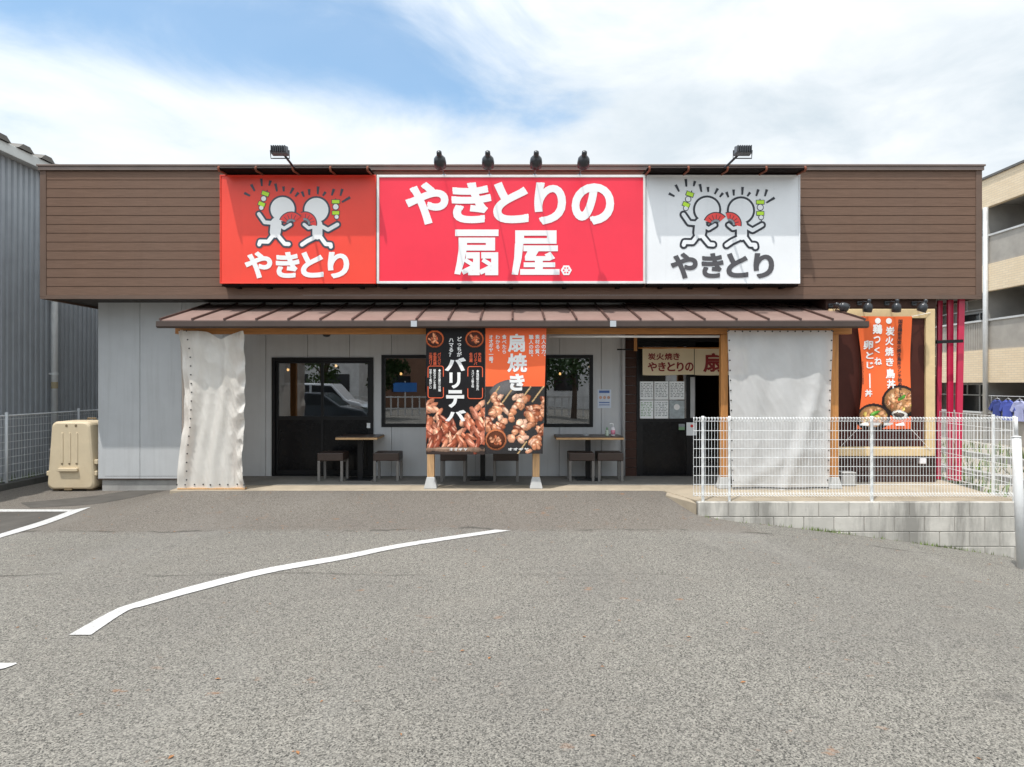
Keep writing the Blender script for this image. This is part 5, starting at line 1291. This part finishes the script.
mb.box(AX+1.35, AX+8, AY0+.201, AY1, -.5, 7.9); mb.build('wall', M['aptg'], ap)
mb = MB(); mb.box(AX+.17, AX+8, AY0+.21, AY1, 7.93, 8.0); mb.build('roof', M['aptd'], ap)
mb = MB(); cuts = [13.2, 17.4, 21.62, 25.8, 30, 33]
for y in cuts[:-1]:
    for (z0, z1) in ((-.42, 1.68), (1.83, 4.56), (4.71, 7.22)): mb.box(AX+.10, AX+1.349, y+.05, y+.17, z0, z1)
mb.build_each('partition', M['aptg'], ap)
for i in range(len(cuts)-1):
    for (zt, h) in ((5.312, .91), (2.622, .94), (-.42, 1.05)):
        if zt < 0 and i > 2: continue
        ya, yb2 = cuts[i]+.2, cuts[i+1]-.02
        m = MB()
        if i % 2 == 1:
            m.box(AX+.03, AX+.06, ya, yb2, zt, zt+h-.04)
        else:
            y = ya
            while y < yb2: m.box(AX+.03, AX+.06, y, y+.055, zt, zt+h-.04); y += .085
        bl_ = m.build('balcony', M['aptp'], ap)
        m = MB(); m.box(AX-.01, AX+.09, ya, yb2, zt+h-.039, zt+h+.02); m.build('handrail', M['aptf'], bl_)
for i in range(len(cuts)-1):
    for (z0, z1) in ((.05, 1.5), (2.15, 4.0), (4.85, 6.75)):
        ya, yb2 = cuts[i]+.9, cuts[i+1]-.7
        m = MB()
        for a, b, c, d in ((ya, ya+.06, z0, z1), (yb2-.06, yb2, z0, z1), ((ya+yb2)/2-.03, (ya+yb2)/2+.03, z0, z1), (ya, yb2, z1, z1+.06), (ya, yb2, z0-.06, z0)): m.box(AX+1.30, AX+1.348, a, b, c, d)
        w = m.build('window', M['aptf'], ap)
        m = MB(); m.box(AX+1.335, AX+1.347, ya+.062, (ya+yb2)/2-.032, z0+.002, z1-.002); m.box(AX+1.335, AX+1.347, (ya+yb2)/2+.032, yb2-.062, z0+.002, z1-.002); m.build_each('pane', M['cblk'], w)
mb = MB()
for y in (21.55, 30): mb.tube([(AX-.06, y, -.42), (AX-.06, y, 7.1)], .075, 12)
mb.build_each('downpipe', M['aptf'], ap, smooth=True)
mb = MB()
for i in range(len(cuts)-1):
    for zb in bots: mb.tube([(AX+.75, cuts[i]+2.0, zb+.10), (AX+.75, cuts[i]+2.0, zb-.42), (AX+.75, cuts[i]+3.4, zb-.42)], .022, 6); mb.tube([(AX+.75, cuts[i]+.4, zb-.42), (AX+.75, cuts[i]+2.0, zb-.42)], .022, 6)
mb.build_each('drying_bar', M['aptf'], ap)
def garment(y, m_, w, h, label, sl=.16):
    z = 1.05; x = AX-.02; t = thing('laundry_shirt', (x, y, z), label, 'laundry', 'laundry hung out on the ground floor')
    s_ = [(-.10, 0), (-w/2, -.06), (-w/2-sl, -.30), (-w/2-sl+.12, -.36), (-w/2+.03, -.22), (-w/2+.02, -h), (w/2-.02, -h), (w/2-.03, -.22), (w/2+sl-.12, -.36), (w/2+sl, -.30), (w/2, -.06), (.10, 0), (0, -.04)]
    m = MB(); n = len(s_); m.v = [(x-.045+.02*math.sin(a*17), y+a, z+b) for a, b in s_]+[(x+.03+.02*math.sin(a*13), y+a, z+b) for a, b in s_]
    m.f = [tuple(range(n)), tuple(range(2*n-1, n-1, -1))]+[(i, n+i, n+(i+1) % n, (i+1) % n) for i in range(n)]
    m.build('fabric', m_, t, fixn=True, bevel=.012)
    m = MB(); m.tube([(x, y-.12, z+.01), (x, y, z+.05), (x, y+.12, z+.01)], .006, 5); m.tube([(x, y, z+.05), (x, y, z+.11)], .005, 5); m.build('hanger', M['letter'], t)
garment(20.15, M['cl2'], .40, .62, 'pale lavender shirt nearest on the balcony line')
garment(20.62, M['cl1'], .42, .62, 'royal blue shirt in the middle of the balcony line')
garment(21.08, M['cl3'], .38, .55, 'navy blue shirt farthest along the balcony line')
t = thing('clothes_line', (AX-.02, 20.6, 1.16), 'thin metal rod carrying blue laundry before the apartment house', 'clothes line')
m = MB(); m.tube([(AX-.02, 19.5, 1.165), (AX-.02, 21.45, 1.165)], .012, 8); m.build('rod', M['aptf'], t)
m = MB(); 
for y in (19.6, 21.4): m.tube([(AX-.02, y, 1.165), (AX+.02, y, 1.165), (AX+.02, y, .5)], .012, 6)
m.build('bracket', M['aptf'], t)

# ------------------------------------------------------------------ ACROSS THE CAR PARK (seen mirrored in the glass)
def car(x, y, face, paint, label, prof, roofz, glassp):
    zb = g(x, y); t = thing('parked_car', (x, y, zb), label, 'car', 'cars parked opposite the shop')
    s = face
    m = MB(); m.prism([(x+s*a, zb+b) for a, b in prof], y-.86, y+.86); m.build('body', paint, t, fixn=True, bevel=.07)
    for gp in glassp:
        m = MB(); m.prism([(x+s*a, zb+b) for a, b in gp], y-.868, y+.868); m.build('window', M['cblk'], t, fixn=True)
    for a in (-1.3, 1.3):
        for yy in (-.80, .80):
            m = MB(); m.tube([(x+s*a, y+yy-.11, zb+.32), (x+s*a, y+yy+.11, zb+.32)], .32, 20); w = m.build('wheel', M['tyre'], t)
            m = MB(); sg = 1 if yy > 0 else -1; m.tube([(x+s*a, y+yy+sg*.105, zb+.32), (x+s*a, y+yy+sg*.118, zb+.32)], .2, 14); m.build('rim', M['rim'], w)
    for yy in (-.62, .62):
        m = MB(); m.box(x+s*2.08, x+s*2.16, y+yy-.18, y+yy+.18, zb+.62, zb+.76); m.build('headlight', M['lens'], t, bevel=.03)
        m = MB(); m.box(x-s*2.08, x-s*2.15, y+yy-.14, y+yy+.14, zb+.70, zb+.88); m.build('tail_light', M['red'], t, bevel=.03)
sed = [(-2.1, .25), (2.1, .25), (2.12, .62), (1.9, .80), (1.05, .95), (.35, 1.44), (-.95, 1.47), (-1.65, 1.02), (-2.05, .95), (-2.12, .6)]
car(-7.5, -3.6, 1, M['card'], 'dark sedan parked opposite, mirrored in the door glass', sed, 1.47, [[(.92, .97), (.32, 1.38), (-.22, 1.40), (-.22, .97)], [(-.3, .97), (-.3, 1.40), (-.9, 1.40), (-1.45, .99)]])
van = [(-2.1, .28), (2.1, .28), (2.14, .7), (1.95, .98), (1.35, 1.12), (.75, 1.78), (-1.95, 1.84), (-2.12, 1.2)]
car(-8.3, -6.6, 1, M['carw'], 'white minivan parked behind the dark sedan opposite', van, 1.84, [[(1.2, 1.16), (.72, 1.68), (-.1, 1.72), (-.1, 1.14)], [(-.2, 1.14), (-.2, 1.72), (-1.8, 1.74), (-1.95, 1.2)]])
def tree(x, y, h, r, label, seed, mat):
    rnd = random.Random(seed); zb = g(x, y); t = thing('street_tree', (x, y, zb), label, 'tree', 'trees across the road')
    m = MB(); m.tube([(x, y, zb), (x+.05, y, zb+h*.25), (x-.05, y+.05, zb+h*.5), (x, y, zb+h*.8)], [.16, .12, .09, .03], 8)
    cl = []
    for i in range(16):
        a = rnd.uniform(0, 6.28); rr = r*rnd.uniform(.2, .85); z = zb+h*rnd.uniform(.38, .95); rr *= (1.15-abs((z-zb)/h-.6)); c = Vector((x+rr*math.cos(a), y+rr*math.sin(a), z)); cl.append(c)
        m.tube([(x, y, zb+h*rnd.uniform(.3, .55)), tuple((Vector((x, y, z-.4))+c)/2), tuple(c)], [.05, .03, .012], 5)
    m.build('trunk', M['bark'], t)
    m = MB()
    for c in cl:
        cr = r*rnd.uniform(.25, .42)
        for k_ in range(120):
            d = Vector((rnd.gauss(0, 1), rnd.gauss(0, 1), rnd.gauss(0, .8))).normalized()*cr*rnd.random()**.5; p = c+d
            u = Vector((rnd.gauss(0, 1), rnd.gauss(0, 1), rnd.gauss(0, 1))).normalized()*.11; v = u.orthogonal().normalized()*.07
            m.add([p-u, p+v, p+u, p-v], [(0, 1, 2, 3)])
    m.build('crown', mat, t)
tree(-9.4, -11.0, 5.0, 1.9, 'round leafy tree opposite, mirrored at the right of the door', 3, M['leaf'])
tree(-6.7, -12.0, 4.6, 1.6, 'smaller leafy tree opposite, mirrored in the left window', 5, M['leafd'])
tree(3.2, -12.5, 5.6, 2.3, 'broad dark tree opposite, mirrored in the right window', 9, M['leafd'])
tree(0.2, -14.5, 5.2, 2.1, 'leafy tree opposite behind the broad dark tree', 12, M['leaf'])
def far_house(x0, x1, y, h, mw, label, nf, nb):
    t = thing('town_building', ((x0+x1)/2, y, -.3), label, 'building', 'buildings across the road')
    m = MB(); m.box(x0, x1, y-8, y, -.4, h); m.build('wall', mw, t)
    for i in range(nf):
        for j in range(nb):
            xa = x0+(x1-x0)*(j+.22)/nb; xb = x0+(x1-x0)*(j+.78)/nb; za = h*(i+.35)/nf; zb = h*(i+.8)/nf
            m = MB(); m.box(xa, xb, y-.02, y+.04, za, zb); m.build('window', M['cblk'], t)
            m = MB(); m.box(xa-.1, xb+.1, y+.001, y+.6, za-.5, za-.1)
    m = MB(); m.box(x0-.1, x1+.1, y-8.1, y+.1, h, h+.3); m.build('roof', M['aptg'], t)
far_house(-22, -10.5, -24, 11, M['bldw'], 'white apartment block across the road, mirrored in the door', 4, 4)
far_house(-9.5, -4.5, -28, 10.5, M['bldb'], 'narrow brown block across the road, mirrored in the left window', 4, 2)
far_house(2.5, 16, -30, 8.5, M['bldw'], 'pale block across the road, mirrored in the right window', 3, 4)
t = thing('road_sign', (-6.4, -18, -.25), 'blue road sign across the road, mirrored in the left window', 'road sign')
m = MB(); m.box(-7.1, -5.7, -18.03, -18.0, 1.05, 1.6); m.build('sign_plate', M['blue'], t); m = MB(); m.tube([(-6.4, -18.06, -.3), (-6.4, -18.06, 1.7)], .04, 8); m.build('pole', M['aptf'], t)
t = thing('picket_fence', (-4, -15.5, -.25), 'white rail fence across the road', 'fence')
m = MB()
for i in range(61): x = -16+i*.4; m.box(x-.04, x+.04, -15.52, -15.48, -.3, .85)
for z in (.1, .75): m.box(-16, 8, -15.475, -15.45, z, z+.08)
m.build('rail_panel', M['signframe'], t)
